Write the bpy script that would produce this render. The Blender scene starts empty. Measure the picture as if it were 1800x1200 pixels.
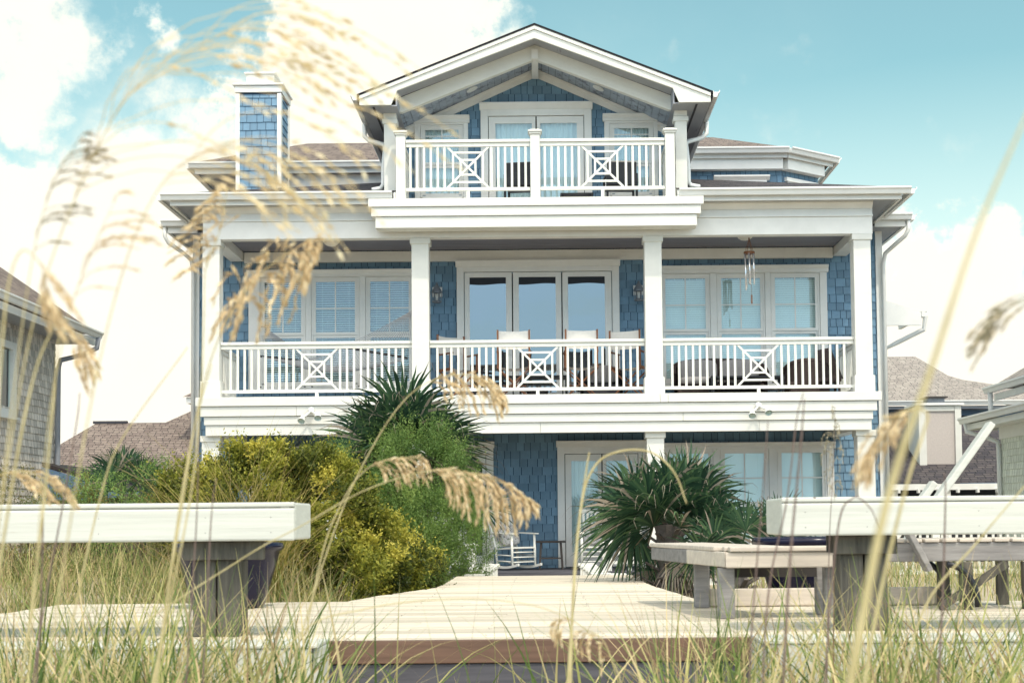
import bpy, math, random
from mathutils import Vector, Matrix, Quaternion
random.seed(7)
R = math.radians
scn = bpy.context.scene
COL = scn.collection
# ------------------------------------------------------------------ camera
F = 2500.0
PITCH, ROLL = R(3.0), R(0.53)
SHX, SHY = -55/1800, (318 - F*math.tan(R(3.0)))/1800
CAM = Vector((0, 0, 0.675))
fwd = Vector((0, math.cos(PITCH), math.sin(PITCH)))
_r0, _u0 = Vector((1, 0, 0)), Vector((0, -math.sin(PITCH), math.cos(PITCH)))
c_right = math.cos(ROLL)*_r0 - math.sin(ROLL)*_u0
c_up = math.sin(ROLL)*_r0 + math.cos(ROLL)*_u0
cd = bpy.data.cameras.new("Camera")
cam = bpy.data.objects.new("Camera", cd); COL.objects.link(cam)
cam.matrix_world = Matrix(((c_right.x, c_up.x, -fwd.x, CAM.x), (c_right.y, c_up.y, -fwd.y, CAM.y),
                           (c_right.z, c_up.z, -fwd.z, CAM.z), (0, 0, 0, 1)))
cd.sensor_width = 36; cd.lens = F/1800*36; cd.shift_x = SHX; cd.shift_y = SHY
cd.clip_start = 0.05; cd.clip_end = 3000
cd.dof.use_dof = True; cd.dof.focus_distance = 25.0; cd.dof.aperture_fstop = 6.0
scn.camera = cam
def ray(u, v):
    a = (u - 900 + SHX*1800)/F; b = -(v - 600 - SHY*1800)/F
    return (fwd + a*c_right + b*c_up)
def P(u, v, Y):           # the measured point of the photograph that lies Y metres in front
    d = ray(u, v); return CAM + d*(Y/d.y)
# ------------------------------------------------------------------ world, sun, exposure
SUN_EL, SUN_AZ = R(58), R(152)
w = bpy.data.worlds.new("World"); scn.world = w; w.use_nodes = True
nt = w.node_tree; nt.nodes.clear()
def N(t, **k):
    n = nt.nodes.new(t)
    for a, b in k.items(): setattr(n, a, b)
    return n
def L(a, b): nt.links.new(a, b)
def M_(op, a, b=None, c=None, clamp=False):
    n = N('ShaderNodeMath', operation=op); n.use_clamp = clamp
    for i, x in enumerate((a, b, c)):
        if x is None: continue
        if isinstance(x, (int, float)): n.inputs[i].default_value = x
        else: L(x, n.inputs[i])
    return n.outputs[0]
out = N('ShaderNodeOutputWorld'); bg = N('ShaderNodeBackground'); L(bg.outputs[0], out.inputs[0])
bg.inputs[1].default_value = 0.1
sky = N('ShaderNodeTexSky', sky_type='NISHITA'); sky.sun_disc = False
sky.sun_elevation = SUN_EL; sky.sun_rotation = SUN_AZ; sky.dust_density = 0.5; sky.ozone_density = 1.0
tint = N('ShaderNodeMix', data_type='RGBA', blend_type='MULTIPLY'); tint.inputs[0].default_value = 1
L(sky.outputs[0], tint.inputs[6]); tint.inputs[7].default_value = (1.22, 1.74, 1.27, 1)
tc = N('ShaderNodeTexCoord'); dirv = tc.outputs['Generated']
wn_ = N('ShaderNodeTexNoise'); wn_.inputs['Scale'].default_value = 13; wn_.inputs['Detail'].default_value = 10; wn_.inputs['Roughness'].default_value = .62; L(dirv, wn_.inputs['Vector'])
wo = N('ShaderNodeVectorMath', operation='MULTIPLY_ADD'); L(wn_.outputs['Color'], wo.inputs[0]); wo.inputs[1].default_value = (.18, .18, .18); wo.inputs[2].default_value = (-.09, -.09, -.09)
wa = N('ShaderNodeVectorMath', operation='ADD'); L(dirv, wa.inputs[0]); L(wo.outputs[0], wa.inputs[1])
def blob(u, v, r, gain):
    d = ray(u, v).normalized()
    n = N('ShaderNodeVectorMath', operation='DISTANCE'); L(wa.outputs[0], n.inputs[0]); n.inputs[1].default_value = d
    return M_('MULTIPLY', M_('SUBTRACT', 1.0, M_('DIVIDE', n.outputs['Value'], r/F), clamp=True), gain)
BL = [(-40, 20, 190, 1.6), (700, 60, 235, 2.6), (560, 140, 170, 2.0), (470, 215, 120, 1.1), (330, 360, 200, .9), (120, 680, 430, 2.2), (20, 385, 120, .9), (-60, 560, 300, 1.5),
      (1660, 500, 150, 2.0), (1600, 620, 200, 1.5), (1760, 760, 330, 1.8), (1000, 760, 900, .5), (275, 42, 62, 1.1), (190, 330, 330, .62)]
acc = None
for b in BL:
    x = blob(*b); acc = x if acc is None else M_('ADD', acc, x)
nz = N('ShaderNodeTexNoise'); nz.inputs['Scale'].default_value = 9; nz.inputs['Detail'].default_value = 9; nz.inputs['Roughness'].default_value = .6
L(dirv, nz.inputs['Vector'])
nz2 = N('ShaderNodeTexNoise'); nz2.inputs['Scale'].default_value = 30; nz2.inputs['Detail'].default_value = 9
L(dirv, nz2.inputs['Vector'])
dens = M_('ADD', acc, M_('ADD', M_('MULTIPLY', M_('SUBTRACT', nz.outputs[0], .5), 1.3), M_('MULTIPLY', M_('SUBTRACT', nz2.outputs[0], .5), .9)))
# streaky clouds over the sea, behind the viewer
mp = N('ShaderNodeMapping'); mp.inputs['Scale'].default_value = (1.6, 1.6, 9); L(dirv, mp.inputs[0])
nz3 = N('ShaderNodeTexNoise'); nz3.inputs['Scale'].default_value = 2.2; nz3.inputs['Detail'].default_value = 7; L(mp.outputs[0], nz3.inputs['Vector'])
sep = N('ShaderNodeSeparateXYZ'); L(dirv, sep.inputs[0])
back = M_('MULTIPLY', sep.outputs[1], -3.0, clamp=True)
streak = M_('MULTIPLY', M_('MULTIPLY', M_('SUBTRACT', nz3.outputs[0], .47), 4.0, clamp=True), M_('MULTIPLY', back, .55))
ramp = N('ShaderNodeMapRange', interpolation_type='SMOOTHSTEP'); L(dens, ramp.inputs[0]); ramp.inputs[1].default_value = .26; ramp.inputs[2].default_value = .92
# bright haze round the clouds and low over the land
hz = N('ShaderNodeMapRange', interpolation_type='SMOOTHSTEP'); L(acc, hz.inputs[0]); hz.inputs[1].default_value = 0; hz.inputs[2].default_value = 1.15; hz.inputs[3].default_value = .07; hz.inputs[4].default_value = .9
low = N('ShaderNodeMapRange', interpolation_type='SMOOTHSTEP'); L(sep.outputs[2], low.inputs[0]); low.inputs[1].default_value = .36; low.inputs[2].default_value = .06; low.inputs[3].default_value = 0; low.inputs[4].default_value = .75
front = M_('MULTIPLY', M_('ADD', sep.outputs[1], .2), 2.0, clamp=True)
hzf = M_('MAXIMUM', M_('MULTIPLY', hz.outputs[0], M_('ADD', M_('MULTIPLY', front, .75), .25)), M_('MULTIPLY', low.outputs[0], front))
m1 = N('ShaderNodeMix', data_type='RGBA'); L(hzf, m1.inputs[0]); L(tint.outputs[2], m1.inputs[6]); m1.inputs[7].default_value = (9.6, 9.9, 8.8, 1)
fac = M_('MAXIMUM', ramp.outputs[0], streak)
m2 = N('ShaderNodeMix', data_type='RGBA'); L(fac, m2.inputs[0]); L(m1.outputs[2], m2.inputs[6])
shade = N('ShaderNodeMix', data_type='RGBA'); L(nz.outputs[0], shade.inputs[0]); shade.inputs[6].default_value = (9.0, 8.55, 7.3, 1); shade.inputs[7].default_value = (10.0, 9.6, 8.3, 1)
L(shade.outputs[2], m2.inputs[7])
# clear blue low over the sea behind the viewer, an added bright cloud band above it to fill the shaded front
loB = N('ShaderNodeMapRange', interpolation_type='SMOOTHSTEP'); L(sep.outputs[2], loB.inputs[0]); loB.inputs[1].default_value = .36; loB.inputs[2].default_value = .28; loB.inputs[3].default_value = 0; loB.inputs[4].default_value = 1
m3 = N('ShaderNodeMix', data_type='RGBA'); L(M_('MULTIPLY', M_('MULTIPLY', loB.outputs[0], back), M_('SUBTRACT', 1.0, M_('MULTIPLY', streak, .8))), m3.inputs[0]); L(m2.outputs[2], m3.inputs[6]); m3.inputs[7].default_value = (7.4, 11.0, 14.0, 1)
hiB = N('ShaderNodeMapRange', interpolation_type='SMOOTHSTEP'); L(sep.outputs[2], hiB.inputs[0]); hiB.inputs[1].default_value = .30; hiB.inputs[2].default_value = .40
m4 = N('ShaderNodeMix', data_type='RGBA'); L(M_('MULTIPLY', M_('MULTIPLY', hiB.outputs[0], M_('MULTIPLY', back, 1.3, clamp=True)), M_('ADD', .4, M_('MULTIPLY', nz3.outputs[0], 1.0), clamp=True)), m4.inputs[0]); L(m3.outputs[2], m4.inputs[6]); m4.inputs[7].default_value = (23.6, 22.8, 21.8, 1)
L(m4.outputs[2], bg.inputs[0])
sd = bpy.data.lights.new("Sun", 'SUN'); sd.energy = 2.0; sd.angle = R(1.5); sd.color = (1.0, .91, .74)
so = bpy.data.objects.new("Sun", sd); COL.objects.link(so)
sv = Vector((math.sin(SUN_AZ)*math.cos(SUN_EL), math.cos(SUN_AZ)*math.cos(SUN_EL), math.sin(SUN_EL)))
so.rotation_euler = sv.to_track_quat('Z', 'Y').to_euler(); so.location = sv*60
vs = scn.view_settings; vs.view_transform = 'Standard'; vs.look = 'None'; vs.exposure = 0.32; vs.gamma = 1
scn.render.engine = 'CYCLES'
scn.cycles.use_denoising = True; scn.cycles.max_bounces = 8; scn.cycles.transparent_max_bounces = 12
# ------------------------------------------------------------------ mesh builder
class MB:
    def __init__(s): s.v = []; s.f = []; s.r = []; s.uv = []; s.mi = []; s.m = 0
    def face(s, pts, uv=None, r=None):
        b = len(s.v); s.v += [tuple(p) for p in pts]; s.f.append(tuple(range(b, b+len(pts))))
        s.r.append(random.random() if r is None else r); s.uv.append(uv); s.mi.append(s.m)
    def raw(s, vs, fs, r=None):
        b = len(s.v); s.v += [tuple(p) for p in vs]; r = random.random() if r is None else r
        for f in fs: s.f.append(tuple(b+i for i in f)); s.r.append(r); s.uv.append(None); s.mi.append(s.m)
    def box(s, x0, x1, y0, y1, z0, z1, r=None):
        if x0 > x1: x0, x1 = x1, x0
        if y0 > y1: y0, y1 = y1, y0
        if z0 > z1: z0, z1 = z1, z0
        s.raw([(x0,y0,z0),(x1,y0,z0),(x1,y1,z0),(x0,y1,z0),(x0,y0,z1),(x1,y0,z1),(x1,y1,z1),(x0,y1,z1)],
              [(0,3,2,1),(4,5,6,7),(0,1,5,4),(1,2,6,5),(2,3,7,6),(3,0,4,7)], r)
        return s
    def bar(s, p, q, w, h=None, up=(0,0,1), r=None):
        p, q = Vector(p), Vector(q); h = w if h is None else h
        d = (q-p).normalized(); a = d.cross(Vector(up))
        if a.length < 1e-4: a = d.cross(Vector((0,1,0)))
        a.normalize(); b = a.cross(d)
        vs = []
        for e in (p, q):
            for i, j in ((-1,-1),(1,-1),(1,1),(-1,1)): vs.append(e + a*(i*w/2) + b*(j*h/2))
        s.raw(vs, [(0,1,2,3),(7,6,5,4),(0,4,5,1),(1,5,6,2),(2,6,7,3),(3,7,4,0)], r); return s
    def prism(s, poly, vec, r=None):      # a planar outline pushed along vec
        n = len(poly); vec = Vector(vec); A = [Vector(p) for p in poly]
        s.raw(A + [p+vec for p in A], [tuple(range(n)), tuple(range(2*n-1, n-1, -1))] + [(i, i+n, (i+1)%n+n, (i+1)%n) for i in range(n)], r); return s
    def tube(s, pts, rad, n=6, r=None, cap=True):
        pts = [Vector(p) for p in pts]
        if not isinstance(rad, (list, tuple)): rad = [rad]*len(pts)
        vs = []; ref = Vector((.31, .93, .2)).normalized()
        for i, p in enumerate(pts):
            d = (pts[min(i+1, len(pts)-1)] - pts[max(i-1, 0)]).normalized()
            a = d.cross(ref)
            if a.length < 1e-3: a = d.cross(Vector((1,0,0)))
            a.normalize(); b = d.cross(a)
            for k in range(n):
                t = 2*math.pi*k/n; vs.append(p + rad[i]*(math.cos(t)*a + math.sin(t)*b))
        fs = [(i*n+k, i*n+(k+1)%n, (i+1)*n+(k+1)%n, (i+1)*n+k) for i in range(len(pts)-1) for k in range(n)]
        if cap: fs += [tuple(range(n-1, -1, -1)), tuple(range((len(pts)-1)*n, len(pts)*n))]
        s.raw(vs, fs, r); return s
    def lathe(s, prof, c=(0,0,0), n=24, r=None):
        c = Vector(c); vs = [c + Vector((q*math.cos(2*math.pi*k/n), q*math.sin(2*math.pi*k/n), z)) for q, z in prof for k in range(n)]
        fs = [(i*n+k, i*n+(k+1)%n, (i+1)*n+(k+1)%n, (i+1)*n+k) for i in range(len(prof)-1) for k in range(n)]
        fs += [tuple(range(n-1, -1, -1)), tuple(range((len(prof)-1)*n, len(prof)*n))]
        s.raw(vs, fs, r); return s
    def ribbon(s, pts, wid, side, r=None):
        pts = [Vector(p) for p in pts]; vs = []
        for i, p in enumerate(pts):
            sd_ = side if isinstance(side, Vector) else side[i]
            vs += [p - sd_*wid[i]/2, p + sd_*wid[i]/2]
        s.raw(vs, [(2*i, 2*i+1, 2*i+3, 2*i+2) for i in range(len(pts)-1)], r); return s
    def each(s, name, mats, parent, **k):      # one object per closed solid
        groups = []
        for f, r in zip(s.f, s.r):
            hit = [g for g in groups if g[0] & set(f)]
            base = hit[0] if hit else [set(), []]
            if not hit: groups.append(base)
            for g in hit[1:]: base[0] |= g[0]; base[1] += g[1]; groups.remove(g)
            base[0] |= set(f); base[1].append((f, r))
        for vs, fs in groups:
            m = MB(); ix = sorted(vs); mp_ = {v: i for i, v in enumerate(ix)}; m.v = [s.v[i] for i in ix]
            for f, r in fs: m.f.append(tuple(mp_[i] for i in f)); m.r.append(r); m.uv.append(None); m.mi.append(0)
            m.build(name, mats, parent, **k)
    def build(s, name, mats, parent=None, smooth=False, bevel=0, local=False, loc=None):
        me = bpy.data.meshes.new(name); org = Vector((0,0,0))
        if parent is not None and not local:
            p = parent
            while p is not None: org += p.location; p = p.parent
        if loc is not None: org = org + Vector(loc)
        me.from_pydata([tuple(Vector(p)-org) for p in s.v], [], s.f)
        at = me.attributes.new('rnd', 'FLOAT', 'FACE'); at.data.foreach_set('value', s.r)
        if any(u is not None for u in s.uv):
            ul = me.uv_layers.new(name='UVMap'); i = 0
            for f, u in zip(s.f, s.uv):
                for k in range(len(f)): ul.data[i].uv = u[k] if u else (0, 0); i += 1
        for m in (mats if isinstance(mats, (list, tuple)) else [mats]): me.materials.append(m)
        if max(s.mi, default=0) > 0: me.polygons.foreach_set('material_index', s.mi)
        if smooth: me.polygons.foreach_set('use_smooth', [True]*len(s.f))
        me.update()
        o = bpy.data.objects.new(name, me); COL.objects.link(o)
        if loc is not None: o.location = loc
        if parent is not None: o.parent = parent
        if bevel:
            b = o.modifiers.new('bevel', 'BEVEL'); b.width = bevel; b.segments = 2; b.limit_method = 'ANGLE'
        return o
def tag(o, label=None, cat=None, group=None, kind=None):
    if label: o['label'] = label
    if cat: o['category'] = cat
    if group: o['group'] = group
    if kind: o['kind'] = kind
    return o
def thing(name, label, cat, loc=(0,0,0), rz=0, group=None):
    o = bpy.data.objects.new(name, None); COL.objects.link(o); o.empty_display_size = .2
    o.location = loc; o.rotation_euler = (0, 0, rz); return tag(o, label, cat, group)
def dup(root, loc, rz=0, label=None, sc=None):
    r = root.copy(); COL.objects.link(r); r.location = loc; r.rotation_euler = (0, 0, rz)
    if sc: r.scale = (sc, sc, sc)
    if label: r['label'] = label
    for ch in list(root.children):
        c = ch.copy(); COL.objects.link(c); c.parent = r
        for g in list(ch.children):
            d = g.copy(); COL.objects.link(d); d.parent = c
    return r
# ------------------------------------------------------------------ materials
def mat(name, col, rough=.6, var=.12, scale=4, stretch=(1,1,1), rnd=0.0, bump=0.0, col2=None, spot=None, spotcol=None, metal=0, spotscale=9, spec=.5):
    m = bpy.data.materials.new(name); m.use_nodes = True; t = m.node_tree; n = t.nodes; l = t.links; n.clear()
    o = n.new('ShaderNodeOutputMaterial'); b = n.new('ShaderNodeBsdfPrincipled'); l.new(b.outputs[0], o.inputs[0])
    b.inputs['Roughness'].default_value = rough; b.inputs['Metallic'].default_value = metal; b.inputs['Specular IOR Level'].default_value = spec
    co = n.new('ShaderNodeTexCoord'); mp = n.new('ShaderNodeMapping'); mp.inputs['Scale'].default_value = stretch; l.new(co.outputs['Object'], mp.inputs[0])
    nz = n.new('ShaderNodeTexNoise'); nz.inputs['Scale'].default_value = scale; nz.inputs['Detail'].default_value = 6; nz.inputs['Roughness'].default_value = .62; l.new(mp.outputs[0], nz.inputs['Vector'])
    mr = n.new('ShaderNodeMapRange'); mr.inputs[1].default_value = .25; mr.inputs[2].default_value = .75; l.new(nz.outputs[0], mr.inputs[0])
    mx = n.new('ShaderNodeMix'); mx.data_type = 'RGBA'; l.new(mr.outputs[0], mx.inputs[0])
    c = Vector(col)
    mx.inputs[6].default_value = (*(col2 if col2 else c*(1-var)), 1); mx.inputs[7].default_value = (*(c if col2 else c*(1+var)), 1)
    last = mx.outputs[2]
    if rnd:
        a = n.new('ShaderNodeAttribute'); a.attribute_name = 'rnd'
        r_ = n.new('ShaderNodeMapRange'); r_.inputs[3].default_value = 1-rnd; r_.inputs[4].default_value = 1+rnd; l.new(a.outputs['Fac'], r_.inputs[0])
        mm = n.new('ShaderNodeMix'); mm.data_type = 'RGBA'; mm.blend_type = 'MULTIPLY'; mm.inputs[0].default_value = 1; l.new(last, mm.inputs[6]); l.new(r_.outputs[0], mm.inputs[7]); last = mm.outputs[2]
    if spot:
        n2 = n.new('ShaderNodeTexNoise'); n2.inputs['Scale'].default_value = spotscale; n2.inputs['Detail'].default_value = 8; n2.inputs['Roughness'].default_value = .7; l.new(mp.outputs[0], n2.inputs['Vector'])
        s2 = n.new('ShaderNodeMapRange'); s2.inputs[1].default_value = spot; s2.inputs[2].default_value = spot+.12; l.new(n2.outputs[0], s2.inputs[0])
        m3 = n.new('ShaderNodeMix'); m3.data_type = 'RGBA'; l.new(s2.outputs[0], m3.inputs[0]); l.new(last, m3.inputs[6]); m3.inputs[7].default_value = (*spotcol, 1); last = m3.outputs[2]
    l.new(last, b.inputs['Base Color'])
    if bump:
        bp = n.new('ShaderNodeBump'); bp.inputs['Strength'].default_value = bump; bp.inputs['Distance'].default_value = .01; l.new(nz.outputs[0], bp.inputs['Height']); l.new(bp.outputs[0], b.inputs['Normal'])
    return m
def leafmat(name, stops, rough=.5, trans=.3):
    m = bpy.data.materials.new(name); m.use_nodes = True; t = m.node_tree; n = t.nodes; l = t.links; n.clear()
    o = n.new('ShaderNodeOutputMaterial'); b = n.new('ShaderNodeBsdfPrincipled'); b.inputs['Roughness'].default_value = rough; b.inputs['Specular IOR Level'].default_value = .3
    a = n.new('ShaderNodeAttribute'); a.attribute_name = 'rnd'; cr = n.new('ShaderNodeValToRGB'); l.new(a.outputs['Fac'], cr.inputs[0])
    e = cr.color_ramp.elements
    while len(e) < len(stops): e.new(.5)
    for k, (p, c) in enumerate(stops): e[k].position = p; e[k].color = (*c, 1)
    l.new(cr.outputs[0], b.inputs['Base Color'])
    tr = n.new('ShaderNodeBsdfTranslucent'); l.new(cr.outputs[0], tr.inputs[0]); mx = n.new('ShaderNodeMixShader'); mx.inputs[0].default_value = trans
    l.new(b.outputs[0], mx.inputs[1]); l.new(tr.outputs[0], mx.inputs[2]); l.new(mx.outputs[0], o.inputs[0]); return m
def roofmat(name, c1, c2, mortar):
    m = bpy.data.materials.new(name); m.use_nodes = True; t = m.node_tree; n = t.nodes; l = t.links
    b = n['Principled BSDF']; b.inputs['Roughness'].default_value = .95
    uv = n.new('ShaderNodeUVMap'); br = n.new('ShaderNodeTexBrick'); l.new(uv.outputs[0], br.inputs[0])
    br.inputs['Scale'].default_value = 1; br.inputs['Brick Width'].default_value = .27; br.inputs['Row Height'].default_value = .13; br.inputs['Mortar Size'].default_value = .012
    br.inputs['Color1'].default_value = (*c1, 1); br.inputs['Color2'].default_value = (*c2, 1); br.inputs['Mortar'].default_value = (*mortar, 1); br.inputs['Bias'].default_value = -.1
    br.offset = .37; br.offset_frequency = 3; br.squash = .8; br.squash_frequency = 2
    nz = n.new('ShaderNodeTexNoise'); nz.inputs['Scale'].default_value = 3; nz.inputs['Detail'].default_value = 8; l.new(uv.outputs[0], nz.inputs['Vector'])
    mr = n.new('ShaderNodeMapRange'); mr.inputs[3].default_value = .7; mr.inputs[4].default_value = 1.3; l.new(nz.outputs[0], mr.inputs[0])
    mm = n.new('ShaderNodeMix'); mm.data_type = 'RGBA'; mm.blend_type = 'MULTIPLY'; mm.inputs[0].default_value = 1; l.new(br.outputs[0], mm.inputs[6]); l.new(mr.outputs[0], mm.inputs[7]); l.new(mm.outputs[2], b.inputs['Base Color'])
    bp = n.new('ShaderNodeBump'); bp.inputs['Strength'].default_value = .8; bp.inputs['Distance'].default_value = .02; l.new(br.outputs['Fac'], bp.inputs['Height']); bp.invert = True; l.new(bp.outputs[0], b.inputs['Normal'])
    return m
def glassmat(name, refl, tintc, dark=None):
    m = bpy.data.materials.new(name); m.use_nodes = True; t = m.node_tree; n = t.nodes; l = t.links; n.clear()
    o = n.new('ShaderNodeOutputMaterial'); g = n.new('ShaderNodeBsdfGlossy'); g.inputs['Roughness'].default_value = .02; g.inputs['Color'].default_value = (.93, .97, 1, 1)
    if dark: a = n.new('ShaderNodeBsdfDiffuse'); a.inputs[0].default_value = (*dark, 1)
    else: a = n.new('ShaderNodeBsdfTransparent'); a.inputs[0].default_value = (*tintc, 1)
    co = n.new('ShaderNodeTexCoord'); nz = n.new('ShaderNodeTexNoise'); nz.inputs['Scale'].default_value = 1.3; l.new(co.outputs['Object'], nz.inputs['Vector'])
    bp = n.new('ShaderNodeBump'); bp.inputs['Strength'].default_value = .05; bp.inputs['Distance'].default_value = .05; l.new(nz.outputs[0], bp.inputs['Height']); l.new(bp.outputs[0], g.inputs['Normal'])
    mx = n.new('ShaderNodeMixShader'); mx.inputs[0].default_value = refl; l.new(a.outputs[0], mx.inputs[1]); l.new(g.outputs[0], mx.inputs[2]); l.new(mx.outputs[0], o.inputs[0]); return m
WHITE = mat('white_paint', (.72, .72, .67), .45, .05, 3, (1,1,2), spot=.66, spotcol=(.56,.545,.50), spotscale=5, bump=.05)
TRIM = mat('white_trim', (.80, .80, .77), .5, .06, 3, spot=.70, spotcol=(.5,.49,.46), spotscale=5)
RAILW = mat('white_rail', (.78, .78, .72), .45, .05, 5)
BOARDW = mat('white_board_worn', (.59, .59, .535), .55, .10, 2.2, (.5,3,13), spot=.63, spotcol=(.45,.41,.34), spotscale=4, bump=.3)
BLUE = mat('blue_shingle', (.150, .265, .375), .75, .12, 5, (1,1,1), rnd=.16, bump=.3)
BLUEB = mat('blue_backing', (.02, .045, .09), .9)
SOFFIT = mat('soffit_grey', (.34, .36, .40), .7, .1, 2, (3,.4,1), spot=.6, spotcol=(.2,.2,.23), spotscale=4)
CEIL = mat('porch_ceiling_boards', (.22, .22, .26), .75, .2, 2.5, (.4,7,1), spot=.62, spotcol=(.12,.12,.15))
FLOORP = mat('painted_floor', (.62, .62, .62), .6, .1, 3, (1,6,1))
GCEIL = mat('weathered_ceiling', (.36, .42, .50), .8, .2, 3.5, (1,1,1), spot=.52, spotcol=(.17,.18,.23), spotscale=5)
VENT = mat('dark_vent', (.05, .05, .06), .9)
ROOFD = roofmat('roof_dark', (.10, .085, .085), (.045, .04, .05), (.015, .014, .018))
ROOFB = roofmat('roof_brown', (.27, .215, .18), (.16, .12, .105), (.05, .04, .04))
ROOFT = roofmat('roof_tan', (.40, .355, .31), (.28, .245, .22), (.14, .125, .12))
BLIND = mat('blind_slat', (.86, .92, .90), .6, .03, 3)
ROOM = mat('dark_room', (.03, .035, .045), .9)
GLASS = glassmat('window_glass', .17, (.86, .97, .97))
GLASSC = glassmat('curtained_glass', .15, (.86, .97, .97))
DGLASS = glassmat('door_glass', .30, None, dark=(.02, .03, .04))
CURT = mat('white_curtain', (.74, .80, .82), .8, .06, 2, (9,1,.3))
DECKM = mat('deck_board', (.60, .53, .425), .75, .2, 2.2, (.5,14,14), rnd=.20, bump=.3, spot=.62, spotcol=(.42,.34,.27), spotscale=3)
BROWN = mat('brown_board', (.13, .075, .052), .75, .3, 2.5, (.5,14,14), bump=.3)
GREYW = mat('grey_weathered_wood', (.34, .325, .31), .85, .3, 2.2, (1,9,9), rnd=.12, bump=.5, col2=(.16,.15,.15))
GREYR = mat('grey_grain_board', (.115, .115, .135), .85, .3, 1.6, (.6,5,9), bump=.5, col2=(.028,.028,.038), spot=.66, spotcol=(.03,.03,.04), spotscale=3)
POSTW = mat('old_post_wood', (.155, .14, .112), .85, .3, 3, (9,9,1), rnd=.15, bump=.6, col2=(.04,.037,.032))
BENCHW = mat('pale_bench_wood', (.66, .585, .49), .8, .2, 2.4, (1,8,8), rnd=.06, bump=.3, col2=(.47,.41,.355))
DARKW = mat('dark_timber', (.045, .04, .038), .9, .3)
TEAK = mat('teak', (.22, .085, .035), .5, .25, 6, (6,6,1))
CANVAS = mat('white_canvas', (.72, .70, .66), .9, .04, 20)
BLACKM = mat('black_metal', (.012, .013, .018), .4, .2)
WICKER = mat('brown_wicker', (.045, .028, .025), .7, .5, 40, (1,1,3), bump=.8)
CUSH = mat('grey_cushion', (.30, .29, .29), .95, .1, 12)
CHARC = mat('charcoal_cushion', (.05, .05, .058), .9, .3, 30)
PATT = mat('patterned_cushion', (.5, .5, .5), .9, .1, 9, spot=.5, spotcol=(.03,.03,.04), spotscale=22)
IRON = mat('lantern_metal', (.22, .24, .27), .5, .3, 8, metal=.4)
GALV = mat('metal_white', (.75, .76, .74), .35, .05, 3)
CHIME = mat('chime_tube', (.85, .86, .88), .2, .02, 3, metal=.7)
POT = mat('blue_glaze', (.008, .008, .026), .22, .35, 5, spot=.7, spotcol=(.03,.03,.07), spec=.3)
ROPE = mat('rope', (.40, .41, .43), .9, .1, 30)
SHGREY = mat('grey_cedar_shingle', (.74, .675, .60), .9, .2, 6, (6,6,.6), rnd=.28, bump=.4)
SHGREYB = mat('grey_shingle_backing', (.06, .05, .045), .9)
SHGREEN = mat('pale_green_shingle', (.70, .73, .64), .85, .1, 4, rnd=.10)
SHGREENB = mat('green_backing', (.16, .18, .16), .9)
STUCCO = mat('stucco', (.52, .47, .44), .95, .12, 30, spot=.66, spotcol=(.40,.36,.34), spotscale=18)
BGBLUE = mat('far_blue_wall', (.12, .20, .32), .8, .1, 3)
SAND = mat('sand', (.40, .34, .25), .95, .2, 1.5, bump=.5, spot=.58, spotcol=(.17,.16,.08), spotscale=2)
BARK = mat('palm_bark', (.10, .085, .075), .9, .4, 14, bump=.8)
TWIG = mat('twig', (.10, .075, .055), .9, .3, 10)
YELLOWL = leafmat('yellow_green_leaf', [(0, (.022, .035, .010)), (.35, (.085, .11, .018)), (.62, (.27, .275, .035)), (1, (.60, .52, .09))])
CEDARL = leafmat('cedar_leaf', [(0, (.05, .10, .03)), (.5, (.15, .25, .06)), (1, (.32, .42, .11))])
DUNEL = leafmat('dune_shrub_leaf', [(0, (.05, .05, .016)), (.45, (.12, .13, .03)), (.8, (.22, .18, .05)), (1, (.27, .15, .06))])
PALML = leafmat('palm_leaf', [(0, (.018, .045, .028)), (.55, (.055, .115, .058)), (.86, (.14, .22, .09)), (.93, (.32, .26, .19)), (1, (.42, .35, .28))], .35, .2)
GRASSL = leafmat('beach_grass', [(0, (.06, .115, .03)), (.32, (.22, .29, .08)), (.5, (.46, .44, .16)), (.8, (.72, .58, .32)), (1, (.28, .16, .10))], .6, .3)
GOLDG = leafmat('golden_grass', [(0, (.13, .16, .035)), (.4, (.34, .29, .06)), (1, (.55, .40, .18))], .6, .3)
OATS = leafmat('oat_seed', [(0, (.66, .52, .31)), (.5, (.84, .70, .46)), (1, (.92, .83, .62))], .7, .5)
OATD = leafmat('oat_seed_grey', [(0, (.36, .33, .22)), (.5, (.52, .46, .32)), (1, (.64, .55, .40))], .7, .4)
OATP = leafmat('oat_seed_pale', [(0, (.80, .68, .44)), (.5, (.92, .82, .58)), (1, (.95, .90, .74))], .7, .55)  # paler copy of the seed colour, backlight glow put into it
STEMG = mat('oat_stem', (.64, .55, .30), .6, .3, 7, (1,1,3), col2=(.36,.30,.13), spot=.66, spotcol=(.22,.15,.08), spotscale=16)
STEMD = mat('dry_stem_dark', (.16, .11, .095), .8, .3, 10)
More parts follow.
